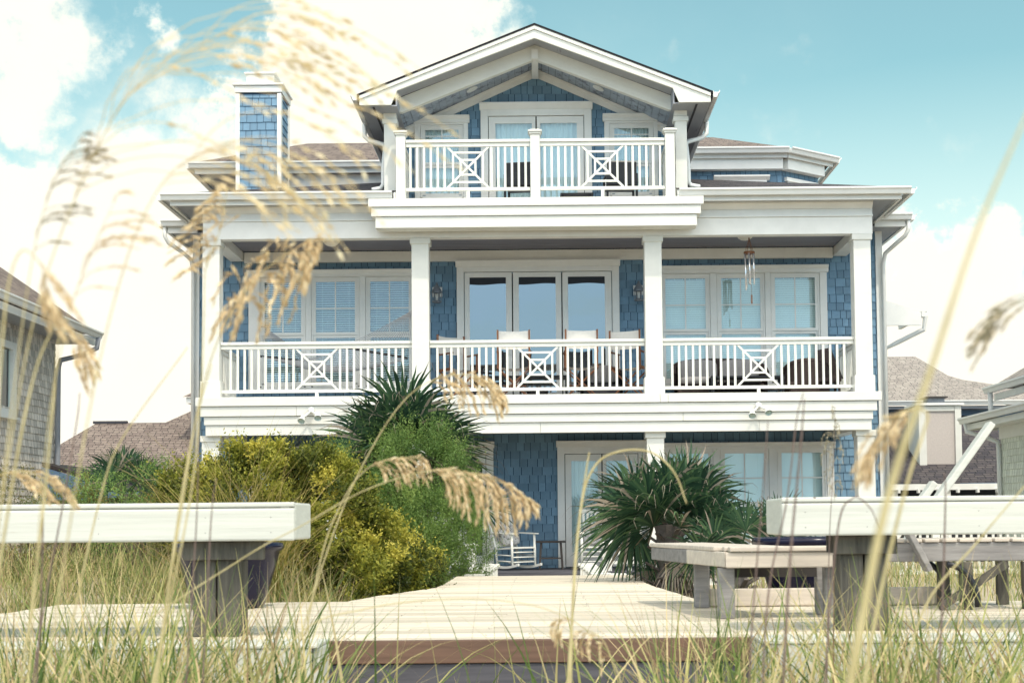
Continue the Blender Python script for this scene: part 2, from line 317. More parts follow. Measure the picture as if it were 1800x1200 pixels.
# ------------------------------------------------------------------ ground
def sst(a, b, x): t = min(1, max(0, (x-a)/(b-a))); return t*t*(3-2*t)
def gz(x, y):
    z = -1.0 + .42*sst(3, 5, y) - .17*sst(7.6, 9, y)
    z += .78*sst(11.8, 14, y)*(1-sst(19.5, 23, y))*(sst(1.25, 2.6, -x) + .8*sst(1.5, 3, x))
    z += .25*sst(20, 24, y)
    return z + .05*math.sin(x*1.7+y*.6)*math.sin(y*1.1-.4*x)
g = MB(); xs = [-900,-300,-120,-60,-40,-30,-24]+[-20+.5*i for i in range(81)]+[24,30,40,60,120,300,900]; ys = [-300,-80,-20,-5]+[.5*i for i in range(91)]+[50,60,80,120,300,1200]
vs_ = [(x, y, gz(x, y)) for y in ys for x in xs]; nx = len(xs)
g.raw(vs_, [(j*nx+i, j*nx+i+1, (j+1)*nx+i+1, (j+1)*nx+i) for j in range(len(ys)-1) for i in range(nx-1)], .5)
tag(g.build('sand_ground', SAND, smooth=True), kind='structure')
# ------------------------------------------------------------------ shared builders for walls
def minus(rect, holes):
    x0, x1, z0, z1 = rect; cuts = sorted({x0, x1, *[min(max(h[k], x0), x1) for h in holes for k in (0, 1)]}); res = []
    for a, b in zip(cuts, cuts[1:]):
        if b-a < 1e-6: continue
        c = (a+b)/2; zs = sorted([(h[2], h[3]) for h in holes if h[0] < c < h[1]]); z = z0
        for h0, h1 in zs:
            if h0 > z: res.append((a, b, z, min(h0, z1)))
            z = max(z, h1)
        if z < z1: res.append((a, b, z, z1))
    return res
def shingles(mb, x0, x1, z0, z1, f, holes=(), row=.158, wmin=.11, wmax=.21, lip=.02, gap=.010, top=None):
    z = z0
    while z < z1 - .01:
        zt = min(z+row, z1); x = x0 - random.random()*.1
        while x < x1:
            wd = random.uniform(wmin, wmax); a, b = max(x, x0), min(x+wd-gap, x1); x += wd
            iv = [(a, b)] if b-a > .015 else []
            for h in holes:
                if h[2] < z+row/2 < h[3]:
                    iv = [q for p in iv for q in ((p[0], min(p[1], h[0])), (max(p[0], h[1]), p[1])) if q[1]-q[0] > .015]
            for a, b in iv:
                if top and z+row*.4 > top((a+b)/2): continue
                r = random.random(); dz = random.uniform(-.004, .004)
                mb.face([f(a, z+dz, lip), f(b, z+dz, lip), f(b, zt+.004, .004), f(a, zt+.004, .004)], r=r)
                mb.face([f(a, z+dz, 0), f(b, z+dz, 0), f(b, z+dz, lip), f(a, z+dz, lip)], r=r)
        z = zt
def roofquad(mb, pts, o=None):      # pts: eave a, eave b, top b, top a; UV in metres along the eave and up the slope
    A, B, C_, D = [Vector(p) for p in pts]; e = (B-A).normalized(); nrm = (B-A).cross(D-A).normalized(); s = nrm.cross(e)
    uv = [((p-A).dot(e)+A.x*.3, (p-A).dot(s)) for p in (A, B, C_, D)]
    mb.face([A, B, C_, D], uv=uv)
# ------------------------------------------------------------------ the blue beach house
HX = -0.09
house = thing('beach_house', 'three storey blue shingled beach house with white columns, porches and gabled balcony', 'house', (HX, 27.6, -.2))
YW = 27.60                                              # porch back wall
wins2 = [(-5.41,-4.70), (-4.41,-3.65), (-3.35,-2.60), (2.41,3.19), (3.50,4.26), (4.55,5.33)]
holes = [(-5.50,-2.52,3.36,5.46), (2.32,5.42,3.36,5.46), (-1.50,1.32,2.98,5.56),
         (.40,1.90,-.2,2.16), (2.32,5.46,.25,2.10), (-2.1,-1.05,-.2,2.16), (-5.46,-2.5,.25,2.10)]
wb = MB()
for r_ in minus((-6.72, 6.55, -.9, 6.55), holes): wb.box(r_[0], r_[1], YW+.02, YW+.16, r_[2], r_[3])
for sx in (-6.70, 6.41): wb.box(sx, sx+.14, YW+.165, 34, -.9, 6.5)
wall2 = wb.build('wall', BLUEB, house)
m = MB(); shingles(m, -6.72, 6.55, -.3, 6.3, lambda a, b, d: (a, YW+.02-d, b), holes)
m.build('shingle_siding', BLUE, wall2)
m = MB(); shingles(m, YW+.05, 34, -.3, 6.3, lambda a, b, d: (-6.70-d, a, b)); m.build('shingle_siding', BLUE, wall2)
m = MB(); shingles(m, YW+.05, 34, -.3, 6.3, lambda a, b, d: (6.55+d, a, b)); m.build('shingle_siding', BLUE, wall2)
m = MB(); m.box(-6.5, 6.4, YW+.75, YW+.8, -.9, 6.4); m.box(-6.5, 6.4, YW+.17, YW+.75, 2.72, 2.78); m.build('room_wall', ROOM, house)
m = MB()
for sx in (-6.82, 6.53): m.box(sx, sx+.13, YW-.03, YW+.12, -.9, 6.3)
m.each('corner_board', TRIM, wall2)
# porch floors, ceilings, beams
m = MB(); m.box(-6.18, 6.03, 25.22, YW, -.28, -.20); m.build('porch_floor', GREYR, house)
m = MB(); m.box(-6.12, 5.97, 25.30, 25.36, -.9, -.285); m.build('porch_skirt', TRIM, house)
m = MB(); m.box(-6.1, 5.95, 25.36, YW, 2.80, 2.94); m.build('deck_floor', FLOORP, house)
m = MB()
for z0, z1, x0, x1, y0 in ((2.79,2.95,-6.18,6.03,25.20), (2.61,2.785,-6.10,5.95,25.235), (2.46,2.605,-6.04,5.88,25.27), (2.27,2.455,-6.02,5.86,25.30)):
    cs = [x0] + sorted(random.uniform(x0+1.5, x1-1.5) for _ in range(2)) + [x1]
    for a_, b_ in zip(cs, cs[1:]): m.box(a_ + (.002 if a_ > x0 else 0), b_ - (.002 if b_ < x1 else 0), y0 + random.uniform(0, .003), 25.355, z0 + random.uniform(0, .003), z1)
m.build('deck_fascia', WHITE, house, bevel=.006)
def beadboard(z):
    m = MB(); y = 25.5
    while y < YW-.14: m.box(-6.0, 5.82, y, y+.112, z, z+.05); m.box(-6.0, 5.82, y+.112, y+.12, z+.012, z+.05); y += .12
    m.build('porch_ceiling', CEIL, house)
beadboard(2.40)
m = MB(); m.box(-6.0, 5.82, 25.36, 25.48, 2.28, 2.455); m.box(-5.98, -5.75, 25.49, YW-.02, 2.28, 2.395); m.box(5.57, 5.80, 25.49, YW-.02, 2.28, 2.395); m.each('porch_beam', TRIM, house)
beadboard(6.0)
m = MB(); m.box(-6.10, 5.97, 25.40, 25.62, 5.82, 6.13); m.box(-6.11, 5.98, 25.37, 25.61, 6.133, 6.16); m.box(-6.10, 5.97, 25.385, 25.60, 6.163, 6.27)
m.prism([(-6.10,25.385,6.273), (-6.10,25.31,6.37), (-6.10,25.31,6.40), (-6.10,25.6,6.40), (-6.10,25.6,6.273)], (12.07,0,0))
m.build('frieze_beam', TRIM, house)
m = MB()
for sx in (-6.08, 5.70): m.box(sx, sx+.26, 25.63, YW-.02, 5.82, 5.99)
m.box(-5.8, 5.68, YW-.10, YW-.02, 5.78, 5.98); m.each('ceiling_beam', TRIM, house)
# columns
for xc in (-5.96, -2.19, 2.01, 5.78):
    for z0, z1 in ((2.95, 5.82), (-.20, 2.28)):
        c = MB().box(xc-.155, xc+.155, 25.42, 25.73, z0, z1).build('column', WHITE, house, bevel=.008)
        MB().box(xc-.182, xc+.182, 25.395, 25.755, z1-.11, z1-.002).build('column_cap', WHITE, c, bevel=.008)
        MB().box(xc-.182, xc+.182, 25.395, 25.755, z0+.002, z0+.31).build('column_base', WHITE, c, bevel=.008)
# railings
BAL = None
def lattice(mb, xc, zc, hw, hh, y, t=.036):
    a, b = (xc-hw, zc-hh), (xc+hw, zc+hh)
    mb.bar((xc-hw, y, zc-hh), (xc+hw, y, zc+hh), t, t, up=(0,1,0)); mb.bar((xc-hw, y+.004, zc+hh), (xc+hw, y+.004, zc-hh), t, t, up=(0,1,0))
    for k in (.72, .36):
        for s in (-1, 1):
            mb.box(xc-hw*k, xc+hw*k, y-t*.42, y+t*.42, zc+s*hh*k-t/2, zc+s*hh*k+t/2)
            mb.box(xc+s*hw*k-t/2, xc+s*hw*k+t/2, y-t*.40, y+t*.40, zc-hh*k, zc+hh*k)
def railing(x0, x1, y, zt, zb, lat=True, single=False, step=.126):
    m = MB(); m.box(x0, x1, y-.055, y+.055, zt-.052, zt); m.box(x0, x1, y-.028, y+.028, zt-.125, zt-.066); m.box(x0, x1, y-.03, y+.03, zb, zb+.055); m.box(x0, x1, y-.02, y+.02, zt-.066, zt-.052)
    xc = (x0+x1)/2
    m.box(xc-.03, xc+.03, y-.025, y+.025, zb-.125, zb)
    n = int((x1-x0)/2/step); hb = zt-.125 - zb-.055
    xsb = []
    for s in (-1, 1):
        k = 0
        while True:
            xx = (hb/2+.05) + k*step if lat else step/2 + k*step
            if xx > (x1-x0)/2 - .06: break
            xsb.append(xc+s*xx); k += 1
    if single:
        for xx in xsb: m.box(xx-.019, xx+.019, y-.019, y+.019, zb+.055, zt-.125)
    r_ = m.build('railing', RAILW, house, bevel=.004)
    if lat:
        q = MB(); lattice(q, xc, zb+.055+hb/2, hb/2, hb/2, y); q.build('lattice_panel', RAILW, r_)
    if not single:
        me = None
        for xx in xsb:
            if me is None:
                o = MB().box(-.020, .020, -.019, .019, 0, hb).build('baluster', RAILW, r_, local=True); me = o.data
            else:
                o = bpy.data.objects.new('baluster', me); COL.objects.link(o); o.parent = r_
            o.location = Vector((xx, y, zb+.055)) - Vector(house.location)
    return r_
def siderail(x, y0, y1, zt, zb, step=.126):
    m = MB(); m.box(x-.055, x+.055, y0, y1, zt-.052, zt); m.box(x-.028, x+.028, y0, y1, zt-.125, zt-.054); m.box(x-.03, x+.03, y0, y1, zb, zb+.055)
    k = y0+step/2
    while k < y1-.03: m.box(x-.019, x+.019, k-.019, k+.019, zb+.055, zt-.125); k += step
    m.build('railing', RAILW, house, bevel=.004)
for x0, x1 in ((-5.80,-2.35), (-2.03,1.85), (2.17,5.62)): railing(x0, x1, 25.57, 3.97, 3.05)
for x in (-5.96, 5.78): siderail(x, 25.76, YW-.02, 3.97, 3.05)
for x0, x1 in ((-5.80,-2.35), (2.17,5.62)): railing(x0, x1, 25.57, .78, -.08, lat=False, single=True)
railing(1.22, 1.85, 25.57, .78, -.08, lat=False, single=True); railing(-2.03, -1.40, 25.57, .78, -.08, lat=False, single=True)
def newel(xc, y, z0, z1, wd=.17):
    o = MB().box(xc-wd/2, xc+wd/2, y-wd/2, y+wd/2, z0, z1-.09).build('newel_post', WHITE, house, bevel=.008)
    q = MB(); q.box(xc-wd*.62, xc+wd*.62, y-wd*.62, y+wd*.62, z1-.09, z1-.055); q.box(xc-wd*.74, xc+wd*.74, y-wd*.74, y+wd*.74, z1-.053, z1-.02); q.box(xc-wd*.5, xc+wd*.5, y-wd*.5, y+wd*.5, z1-.018, z1); q.build('newel_cap', WHITE, o, bevel=.006)
for xc in (-1.30, 1.12): newel(xc, 25.5, -.2, .32)
# balcony
for xc in (-2.50, -.10, 2.31): newel(xc, 25.15, 6.42, 7.69)
railing(-2.41, -.19, 25.15, 7.52, 6.60, step=.122); railing(-.01, 2.22, 25.15, 7.52, 6.60, step=.122)
for x in (-2.50, 2.31): siderail(x, 25.25, 26.55, 7.52, 6.60)
m = MB(); m.box(-3.06, 2.88, 24.90, 25.3, 6.275, 6.42); m.box(-3.01, 2.83, 24.93, 25.3, 6.11, 6.27); m.box(-2.94, 2.76, 24.96, 25.3, 5.905, 6.105)
m.build('balcony_fascia', WHITE, house, bevel=.006)
m = MB(); m.box(-2.75, 2.57, 25.305, 26.6, 6.41, 6.415); m.build('balcony_floor', FLOORP, house)
# gable wall
YG = 26.62
def gtop(x): return 9.20 - .45*abs(x-HX)
gh = [(-1.05, .87, 6.45, 8.40), (-2.28, -1.47, 6.9, 8.2), (1.30, 2.10, 6.9, 8.2)]
m = MB()
for r_ in minus((-2.62, 2.44, 6.42, 8.40), gh): m.box(r_[0], r_[1], YG, YG+.1, r_[2], r_[3])
m.prism([(-2.62, YG, 8.401), (2.44, YG, 8.401), (2.44, YG, 8.41), (HX, YG, 9.27), (-2.62, YG, 8.41)], (0, .1, 0))
for sx in (-2.72, 2.44): m.box(sx, sx+.10, YG+.1, 31.5, 6.5, 8.28)
gw = m.build('wall', BLUEB, house)
m = MB(); shingles(m, -2.62, 2.44, 6.42, 9.3, lambda a, b, d: (a, YG-d, b), gh, top=gtop); m.build('shingle_siding', BLUE, gw)
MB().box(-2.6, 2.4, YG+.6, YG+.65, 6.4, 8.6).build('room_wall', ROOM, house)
# gable roof
def zr(x): return 9.53 - .397*abs(x-HX)
m = MB()
for s in (-1, 1):
    p = [(HX+s*3.16, 24.86, 8.285), (HX, 24.86, 9.54), (HX, 31.5, 9.54), (HX+s*3.16, 31.5, 8.285)]
    if s > 0: p = [(HX, 24.86, 9.54), (HX+s*3.16, 24.86, 8.285), (HX+s*3.16, 31.5, 8.285), (HX, 31.5, 9.54)]; roofquad(m, [p[1], p[2], p[3], p[0]])
    else: roofquad(m, [p[3], p[0], p[1], p[2]])
    m.prism([(HX, 24.861, 9.533), (HX+s*3.158, 24.861, 8.278), (HX+s*3.158, 24.861, 8.255), (HX, 24.861, 9.505)], (0, 6.6, 0))
roof = m.build('gable_roof', ROOFD, house)
m = MB()
for s in (-1, 1):
    X = lambda d: HX+s*d
    m.prism([(HX, 24.90, 9.503), (X(3.12), 24.90, 8.262), (X(3.12), 24.90, 8.10), (X(2.56), 24.90, 8.10), (X(2.45), 24.90, 8.36), (HX, 24.90, 9.285)], (0, .05, 0))
    m.prism([(HX, 24.872, 9.503), (X(3.12), 24.872, 8.262), (X(3.12), 24.872, 8.20), (HX, 24.872, 9.44)], (0, .026, 0))
m.build('bargeboard', WHITE, roof)
m = MB()
for s in (-1, 1):
    X = lambda d: HX+s*d
    m.prism([(HX, 25.42, 9.34), (X(2.78), 25.42, 8.26), (X(2.78), 25.42, 8.12), (X(2.42), 25.42, 8.12), (HX, 25.42, 9.07)], (0, .13, 0))
    m.box(X(2.74), X(2.53), 25.40, 25.61, 6.45, 8.118); m.box(X(2.77), X(2.50), 25.38, 25.63, 7.90, 7.99); m.box(X(2.75), X(2.52), 25.39, 25.62, 8.0, 8.10)
m.build('gable_frame', WHITE, house, bevel=.005)
m = MB()
for s in (-1, 1): m.box(HX+s*2.46, HX+s*3.12, 24.955, 31.5, 8.09, 8.112)
for s in (-1, 1): m.prism([(HX, 24.955, 9.33), (HX+s*2.50, 24.955, 8.375), (HX+s*2.50, 24.955, 8.40), (HX, 24.955, 9.36)], (0, .46, 0)); m.box(HX+s*2.46, HX+s*2.48, 24.955, 25.42, 8.113, 8.37)
m.each('soffit', SOFFIT, roof)
m = MB()
for s in (-1, 1): m.box(HX+s*2.86, HX+s*2.90, 24.99, 31.5, 8.084, 8.088)
m.each('soffit_vent', VENT, roof)
m = MB()
for s in (-1, 1):
    for k in range(20):
        a, b = k*.128, k*.128+.122
        m.prism([(HX+s*a, 25.555, 9.28-.45*a), (HX+s*b, 25.555, 9.28-.45*b), (HX+s*b, 25.555, 9.31-.45*b), (HX+s*a, 25.555, 9.31-.45*a)], (0, 1.06, 0))
m.build('balcony_ceiling', GCEIL, house)
m = MB()
for s in (-1, 1): m.prism([(HX, YG-.04, 9.275), (HX+s*2.5, YG-.04, 8.15), (HX+s*2.5, YG-.04, 7.98), (HX, YG-.04, 9.11)], (0, .03, 0)); m.prism([(HX, YG-.06, 9.272), (HX+s*2.5, YG-.06, 8.147), (HX+s*2.5, YG-.06, 8.09), (HX, YG-.06, 9.215)], (0, .02, 0))
m.build('gable_trim', TRIM, house)
MB().box(HX-.06, HX+.06, 25.36, YG-.07, 9.06, 9.24).build('ridge_beam', TRIM, house)
def gutter(mb, a, b, outv, hgt=.12, dep=.12):      # K-profile gutter from a to b, outv points away from the house
    a, b, o = Vector(a), Vector(b), Vector(outv)
    pr_ = [(0, -hgt), (dep*.55, -hgt), (dep*.75, -hgt*.45), (dep, -hgt*.25), (dep, 0), (dep*.9, 0), (dep*.86, -.03), (.02, -.03), (0, 0)]
    mb.prism([a + o*x + Vector((0,0,z)) for x, z in pr_], b-a)
m = MB()
for s in (-1, 1): gutter(m, (HX+s*3.165, 24.87, 8.30), (HX+s*3.165, 31.4, 8.30), (s, 0, 0))
m.each('gutter', GALV, roof)
m = MB()
for s in (-1, 1):
    X = lambda d: HX+s*d
    m.tube([(X(3.23), 26.5, 8.2), (X(3.22), 26.45, 7.96), (X(3.12), 26.4, 7.86), (X(2.86), 26.3, 7.77), (X(2.80), 26.2, 7.70), (X(2.79), 25.75, 7.2), (X(2.79), 25.70, 6.85), (X(2.84), 25.66, 6.78), (X(2.98), 25.6, 6.74)], .045, 8)
m.each('downspout', GALV, roof, smooth=True)
# lower hipped porch roof
m = MB(); q = .29
E0 = 24.98
roofquad(m, [(-6.72, E0, 6.56), (-2.62, E0, 6.56), (-2.62, E0+4.4, 6.56+4.4*q), (-2.32, E0+4.4, 6.56+4.4*q)])
roofquad(m, [(-6.72, 29.4, 6.56), (-6.72, E0, 6.56), (-2.32, E0+4.4, 6.56+4.4*q), (-2.33, 29.41, 6.57+4.4*q)]); proof2 = m.build('porch_roof', ROOFD, house); m = MB()
roofquad(m, [(2.43, E0, 6.56), (6.54, E0, 6.56), (2.14, E0+4.4, 6.56+4.4*q), (2.43, E0+4.4, 6.56+4.4*q)])
roofquad(m, [(6.54, E0, 6.56), (6.54, 29.4, 6.56), (2.15, 29.41, 6.57+4.4*q), (2.14, E0+4.4, 6.56+4.4*q)])
proof = m.build('porch_roof', ROOFD, house)
m = MB(); gutter(m, (-6.74, E0+.02, 6.56), (-2.64, E0+.02, 6.56), (0,-1,0)); gutter(m, (2.45, E0+.02, 6.56), (6.56, E0+.02, 6.56), (0,-1,0)); gutter(m, (-6.74, E0, 6.56), (-6.74, 28, 6.56), (-1,0,0)); gutter(m, (6.56, E0, 6.56), (6.56, 28, 6.56), (1,0,0))
m.each('gutter', GALV, proof)
m = MB(); m.box(-6.60, -2.7, E0+.06, E0+.10, 6.36, 6.50); m.box(2.5, 6.42, E0+.06, E0+.10, 6.36, 6.50)
for s, x in ((-1, -6.60), (1, 6.42)): m.box(x, x-s*.04, E0+.10, 27.3, 6.36, 6.50)
for x in (-2.62, 2.43): m.prism([(x, E0+.02, 6.40), (x, E0+.02, 6.55), (x, E0+1.2, 6.89), (x, E0+1.2, 6.40)], (.03, 0, 0))
m.each('eave_fascia', TRIM, proof)
m = MB(); m.box(-6.56, -2.7, E0+.11, 25.36, 6.402, 6.41); m.box(2.5, 6.38, E0+.11, 25.36, 6.402, 6.41)
for x0, x1 in ((-6.56, -6.11), (5.98, 6.38)): m.box(x0, x1, 25.365, 27.4, 6.402, 6.41)
m.each('soffit', SOFFIT, proof)
# main body eave behind the porch
m = MB()
roofquad(m, [(-7.25, 27.0, 6.52), (7.07, 27.0, 6.52), (4.6, 30.5, 7.5), (-4.8, 30.5, 7.5)])
roofquad(m, [(-7.25, 34, 6.52), (-7.25, 27.0, 6.52), (-4.8, 30.5, 7.5), (-4.8, 34, 7.5)]); roofquad(m, [(7.07, 27.0, 6.52), (7.07, 34, 6.52), (4.6, 34, 7.5), (4.6, 30.5, 7.5)])
mroof = m.build('main_roof', ROOFB, house)
m = MB()
gutter(m, (-7.27, 27.0, 6.52), (-6.6, 27.0, 6.52), (0,-1,0)); gutter(m, (6.4, 27.0, 6.52), (7.09, 27.0, 6.52), (0,-1,0)); gutter(m, (-7.27, 27.0, 6.52), (-7.27, 33, 6.52), (-1,0,0)); gutter(m, (7.09, 27.0, 6.52), (7.09, 33, 6.52), (1,0,0)); m.each('gutter', GALV, mroof)
m = MB(); m.box(-7.17, -6.6, 27.03, 27.07, 6.28, 6.42); m.box(6.4, 6.99, 27.03, 27.07, 6.28, 6.42)
for x in (-7.17, 6.95): m.box(x, x+.04, 27.08, 33, 6.28, 6.42)
m.each('eave_fascia', TRIM, mroof)
m = MB(); m.box(-7.12, -6.3, 27.08, 33, 6.30, 6.31); m.box(6.1, 6.94, 27.08, 33, 6.30, 6.31); m.each('soffit', SOFFIT, mroof)
m = MB()
for s, x in ((-1, -7.22), (1, 7.04)):
    xc = -6.79 if s < 0 else 6.66
    m.tube([(x, 27.0, 6.40), (x, 27.02, 6.22), (x-s*.06, 27.05, 6.10), (xc+s*.15, 27.3, 5.95), (xc+s*.03, 27.45, 5.84), (xc, 27.5, 5.65), (xc, 27.52, -.5)], .04, 8)
m.each('downspout', GALV, mroof, smooth=True)
m = MB()                                             # low wing further back on the right
m.prism([(6.9, 30.0, 5.45), (8.05, 30.0, 5.05), (8.05, 30.0, 4.78), (6.9, 30.0, 4.78)], (0, .06, 0)); gutter(m, (8.06, 30.0, 5.08), (8.06, 32, 5.08), (1,0,0))
m.tube([(8.15, 30.05, 4.98), (8.12, 30.1, 4.7), (7.6, 30.3, 4.45), (7.3, 30.4, 4.3), (7.2, 30.4, 2)], .05, 8)
m.box(6.5, 7.25, 30.3, 34, -.6, 4.8); m.build('side_wing', TRIM, house)
# third floor behind: left roof with eave, right angled bay
m = MB()
roofquad(m, [(-7.5, 30.0, 8.40), (-2.8, 30.0, 8.40), (-2.8, 33.4, 9.72), (-5.55, 33.4, 9.72)]); roofquad(m, [(-7.5, 36, 8.40), (-7.5, 30.0, 8.40), (-5.55, 33.4, 9.72), (-5.55, 36, 9.72)]); m.build('upper_roof', ROOFB, house); m = MB()
roofquad(m, [(2.6, 30.0, 8.62), (5.30, 30.0, 8.62), (4.1, 33.4, 9.78), (2.6, 33.4, 9.78)]); roofquad(m, [(5.30, 30.0, 8.62), (6.48, 30.9, 8.62), (5.2, 34, 9.3), (4.1, 33.4, 9.78)]); roofquad(m, [(6.48, 30.9, 8.62), (6.48, 36, 8.62), (5.2, 36, 9.3), (5.2, 34, 9.3)])
uroof = m.build('upper_roof', ROOFB, house)
m = MB(); gutter(m, (-7.5, 30.0, 8.40), (-2.8, 30.0, 8.40), (0,-1,0)); gutter(m, (-7.5, 30.0, 8.40), (-7.5, 36, 8.40), (-1,0,0)); gutter(m, (2.6, 30.0, 8.62), (5.30, 30.0, 8.62), (0,-1,0))
dv = Vector((1.18, .9, 0)).normalized(); ov = Vector((dv.y, -dv.x, 0)); gutter(m, (5.30, 30.0, 8.62), (6.50, 30.915, 8.62), ov); gutter(m, (6.5, 30.9, 8.62), (6.5, 36, 8.62), (1,0,0)); m.each('gutter', GALV, uroof)
m = MB(); m.box(-7.40, -2.8, 30.06, 30.10, 8.18, 8.33); m.box(-7.40, -7.36, 30.11, 36, 8.18, 8.33); m.box(-6.4, -2.8, 30.28, 30.33, 7.84, 8.20); m.box(2.6, 5.28, 30.06, 30.10, 8.42, 8.55); m.box(2.6, 5.2, 30.14, 30.33, 8.20, 8.43)
def slab(mb, p, q, z0, z1, th): 
    p, q = Vector(p), Vector(q); d = (q-p).normalized(); n_ = Vector((d.y, -d.x, 0))
    mb.prism([(p.x, p.y, z0), (q.x, q.y, z0), (q.x, q.y, z1), (p.x, p.y, z1)], n_*th)
slab(m, (5.28, 30.10, 0), (6.40, 30.95, 0), 8.42, 8.55, .04); slab(m, (5.2, 30.33, 0), (6.12, 31.03, 0), 8.20, 8.43, .19)
m.each('eave_fascia', TRIM, uroof)
m = MB(); m.box(-7.36, -2.8, 30.11, 30.5, 8.21, 8.22); m.box(-7.36, -6.4, 30.5, 36, 8.21, 8.22); m.each('soffit', SOFFIT, uroof)
m = MB(); m.box(-6.35, -2.7, 30.35, 30.5, 6.5, 8.2); m.box(-6.35, -6.2, 30.5, 36, 6.5, 8.2); m.box(2.5, 5.2, 30.35, 30.5, 6.5, 8.4); slab(m, (5.205, 30.36, 0), (6.1, 31.05, 0), 6.5, 8.4, -.12); m.box(5.98, 6.1, 31.15, 36, 6.5, 8.4)
uw = m.build('wall', BLUEB, house)
m = MB(); shingles(m, -6.35, -2.7, 7.0, 8.2, lambda a, b, d: (a, 30.35-d, b)); m.build('shingle_siding', BLUE, uw)
m = MB(); shingles(m, 2.5, 5.2, 7.0, 8.4, lambda a, b, d: (a, 30.35-d, b))
d3 = Vector((.9, .69, 0)).normalized(); n3 = Vector((d3.y, -d3.x, 0)); shingles(m, 0, 1.13, 7.0, 8.4, lambda a, b, d: (5.205+d3.x*a+n3.x*d, 30.36+d3.y*a+n3.y*d, b)); m.build('shingle_siding', BLUE, uw)
# chimney
CX0, CX1, CY0, CY1 = -6.30, -5.42, 29.2, 30.15
m = MB(); m.box(CX0, CX1, CY0, CY1, 6.8, 9.72); chim = m.build('chimney', BLUEB, house)
m = MB(); shingles(m, CX0+.05, CX1-.05, 7.0, 9.62, lambda a, b, d: (a, CY0-d, b), row=.17); m.build('shingle_siding', BLUE, chim); m = MB(); shingles(m, CY0+.12, CY1-.1, 7.0, 9.62, lambda a, b, d: (CX1+d, a, b), row=.17); m.build('shingle_siding', BLUE, chim); m = MB(); shingles(m, CY0+.12, CY1-.1, 7.0, 9.62, lambda a, b, d: (CX0-d, a, b), row=.17); m.build('shingle_siding', BLUE, chim)
m = MB()
for x0 in (CX0-.03, CX1-.05): m.box(x0, x0+.08, CY0-.035, CY0+.12, 6.9, 9.64)
m.box(CX1-.05, CX1+.03, CY1-.1, CY1+.03, 6.9, 9.64); m.each('corner_board', TRIM, chim)
m = MB(); m.box(CX0-.05, CX1+.05, CY0-.05, CY1+.05, 9.66, 9.80); m.box(CX0-.09, CX1+.09, CY0-.09, CY1+.09, 9.803, 9.85); m.box(CX0+.15, CX1-.15, CY0+.15, CY1-.15, 9.853, 10.10); m.box(CX0+.11, CX1-.11, CY0+.11, CY1-.11, 10.103, 10.14); m.build('chimney_cap', TRIM, chim, bevel=.008)
# ------------------------------------------------------------------ windows and doors of the house
def window(xa, xb, z0, zm, z1, y, slat=None, rowz=None, glass=None, ang=45, curtain=False):
    """one double-hung window: xa..xb, z0..z1 is the glazed area, zm the meeting rail"""
    m = MB(); f = .055
    for a, b in ((xa-f-.03, xa-f), (xb+f, xb+f+.03)): m.box(a, b, y-.035, y+.02, z0-f-.03, z1+f+.03)
    m.box(xa-f, xb+f, y-.035, y+.02, z1+f, z1+f+.03); m.box(xa-f, xb+f, y-.045, y+.02, z0-f-.05, z0-f)
    wn = m.build('window', TRIM, house)
    for top, (a, b) in ((1, (zm, z1)), (0, (z0, zm))):
        yy = y if top else y+.024
        s = MB(); s.box(xa-f, xa, yy-.022, yy, a-.03, b+(f if top else -.03)); s.box(xb, xb+f, yy-.022, yy, a-.03, b+(f if top else -.03))
        s.box(xa, xb, yy-.022, yy, b if top else b-.085, b+f if top else b-.032); s.box(xa, xb, yy-.022, yy, a-.03 if top else a-f, a+.022 if top else a)
        if top:
            xc = (xa+xb)/2; s.box(xc-.012, xc+.012, yy-.016, yy-.004, a+.022, b); zc = rowz or (a+b)/2; s.box(xa, xb, yy-.014, yy-.005, zc-.012, zc+.012)
        s.build('sash', TRIM, wn)
        g_ = MB(); g_.face([(xa, yy-.009, a), (xb, yy-.009, a), (xb, yy-.009, b), (xa, yy-.009, b)]); g_.build('pane', GLASSC if curtain else GLASS, wn)
    b_ = MB(); zz = z0-.04; t = R(ang)
    if curtain:
        n_ = 40; yb = y+.09
        pts = [(xa-.05+(xb-xa+.1)*k/n_, yb+.012*math.sin(k*1.9)) for k in range(n_+1)]
        for (p, q_) in zip(pts, pts[1:]): b_.face([(p[0], p[1], z0-.05), (q_[0], q_[1], z0-.05), (q_[0], q_[1], z1+.05), (p[0], p[1], z1+.05)], r=.5)
        b_.build('curtain', CURT, wn)
    else:
        while zz < z1+.05:
            b_.face([(xa-.04, y+.07-.024*math.cos(t), zz-.024*math.sin(t)), (xb+.04, y+.07-.024*math.cos(t), zz-.024*math.sin(t)), (xb+.04, y+.07+.024*math.cos(t), zz+.024*math.sin(t)), (xa-.04, y+.07+.024*math.cos(t), zz+.024*math.sin(t))]); zz += .044
        for xx in (xa+.12, xb-.12): b_.box(xx-.002, xx+.002, y+.04, y+.042, z0, z1)
        b_.build('blind', BLIND, wn)
def casing(name, x0, x1, z0, z1, y, gaps, head=.13, sill=True):
    """flat surround with mullions; gaps = glazed openings left free"""
    m = MB()
    for r_ in minus((x0, x1, z0, z1), gaps): m.box(r_[0], r_[1], y-.05, y+.02, r_[2], r_[3])
    m.box(x0-.03, x1+.03, y-.075, y+.02, z1+.001, z1+head)
    m.prism([(x0-.03, y-.075, z1+head), (x0-.03, y-.13, z1+head+.05), (x0-.03, y-.13, z1+head+.07), (x0-.03, y+.02, z1+head+.07), (x0-.03, y+.02, z1+head)], (x1-x0+.06, 0, 0))
    if sill: m.box(x0-.04, x1+.04, y-.10, y-.051, z0, z0+.05)
    return m.build(name, TRIM, house, bevel=.004)
yc = YW-.02
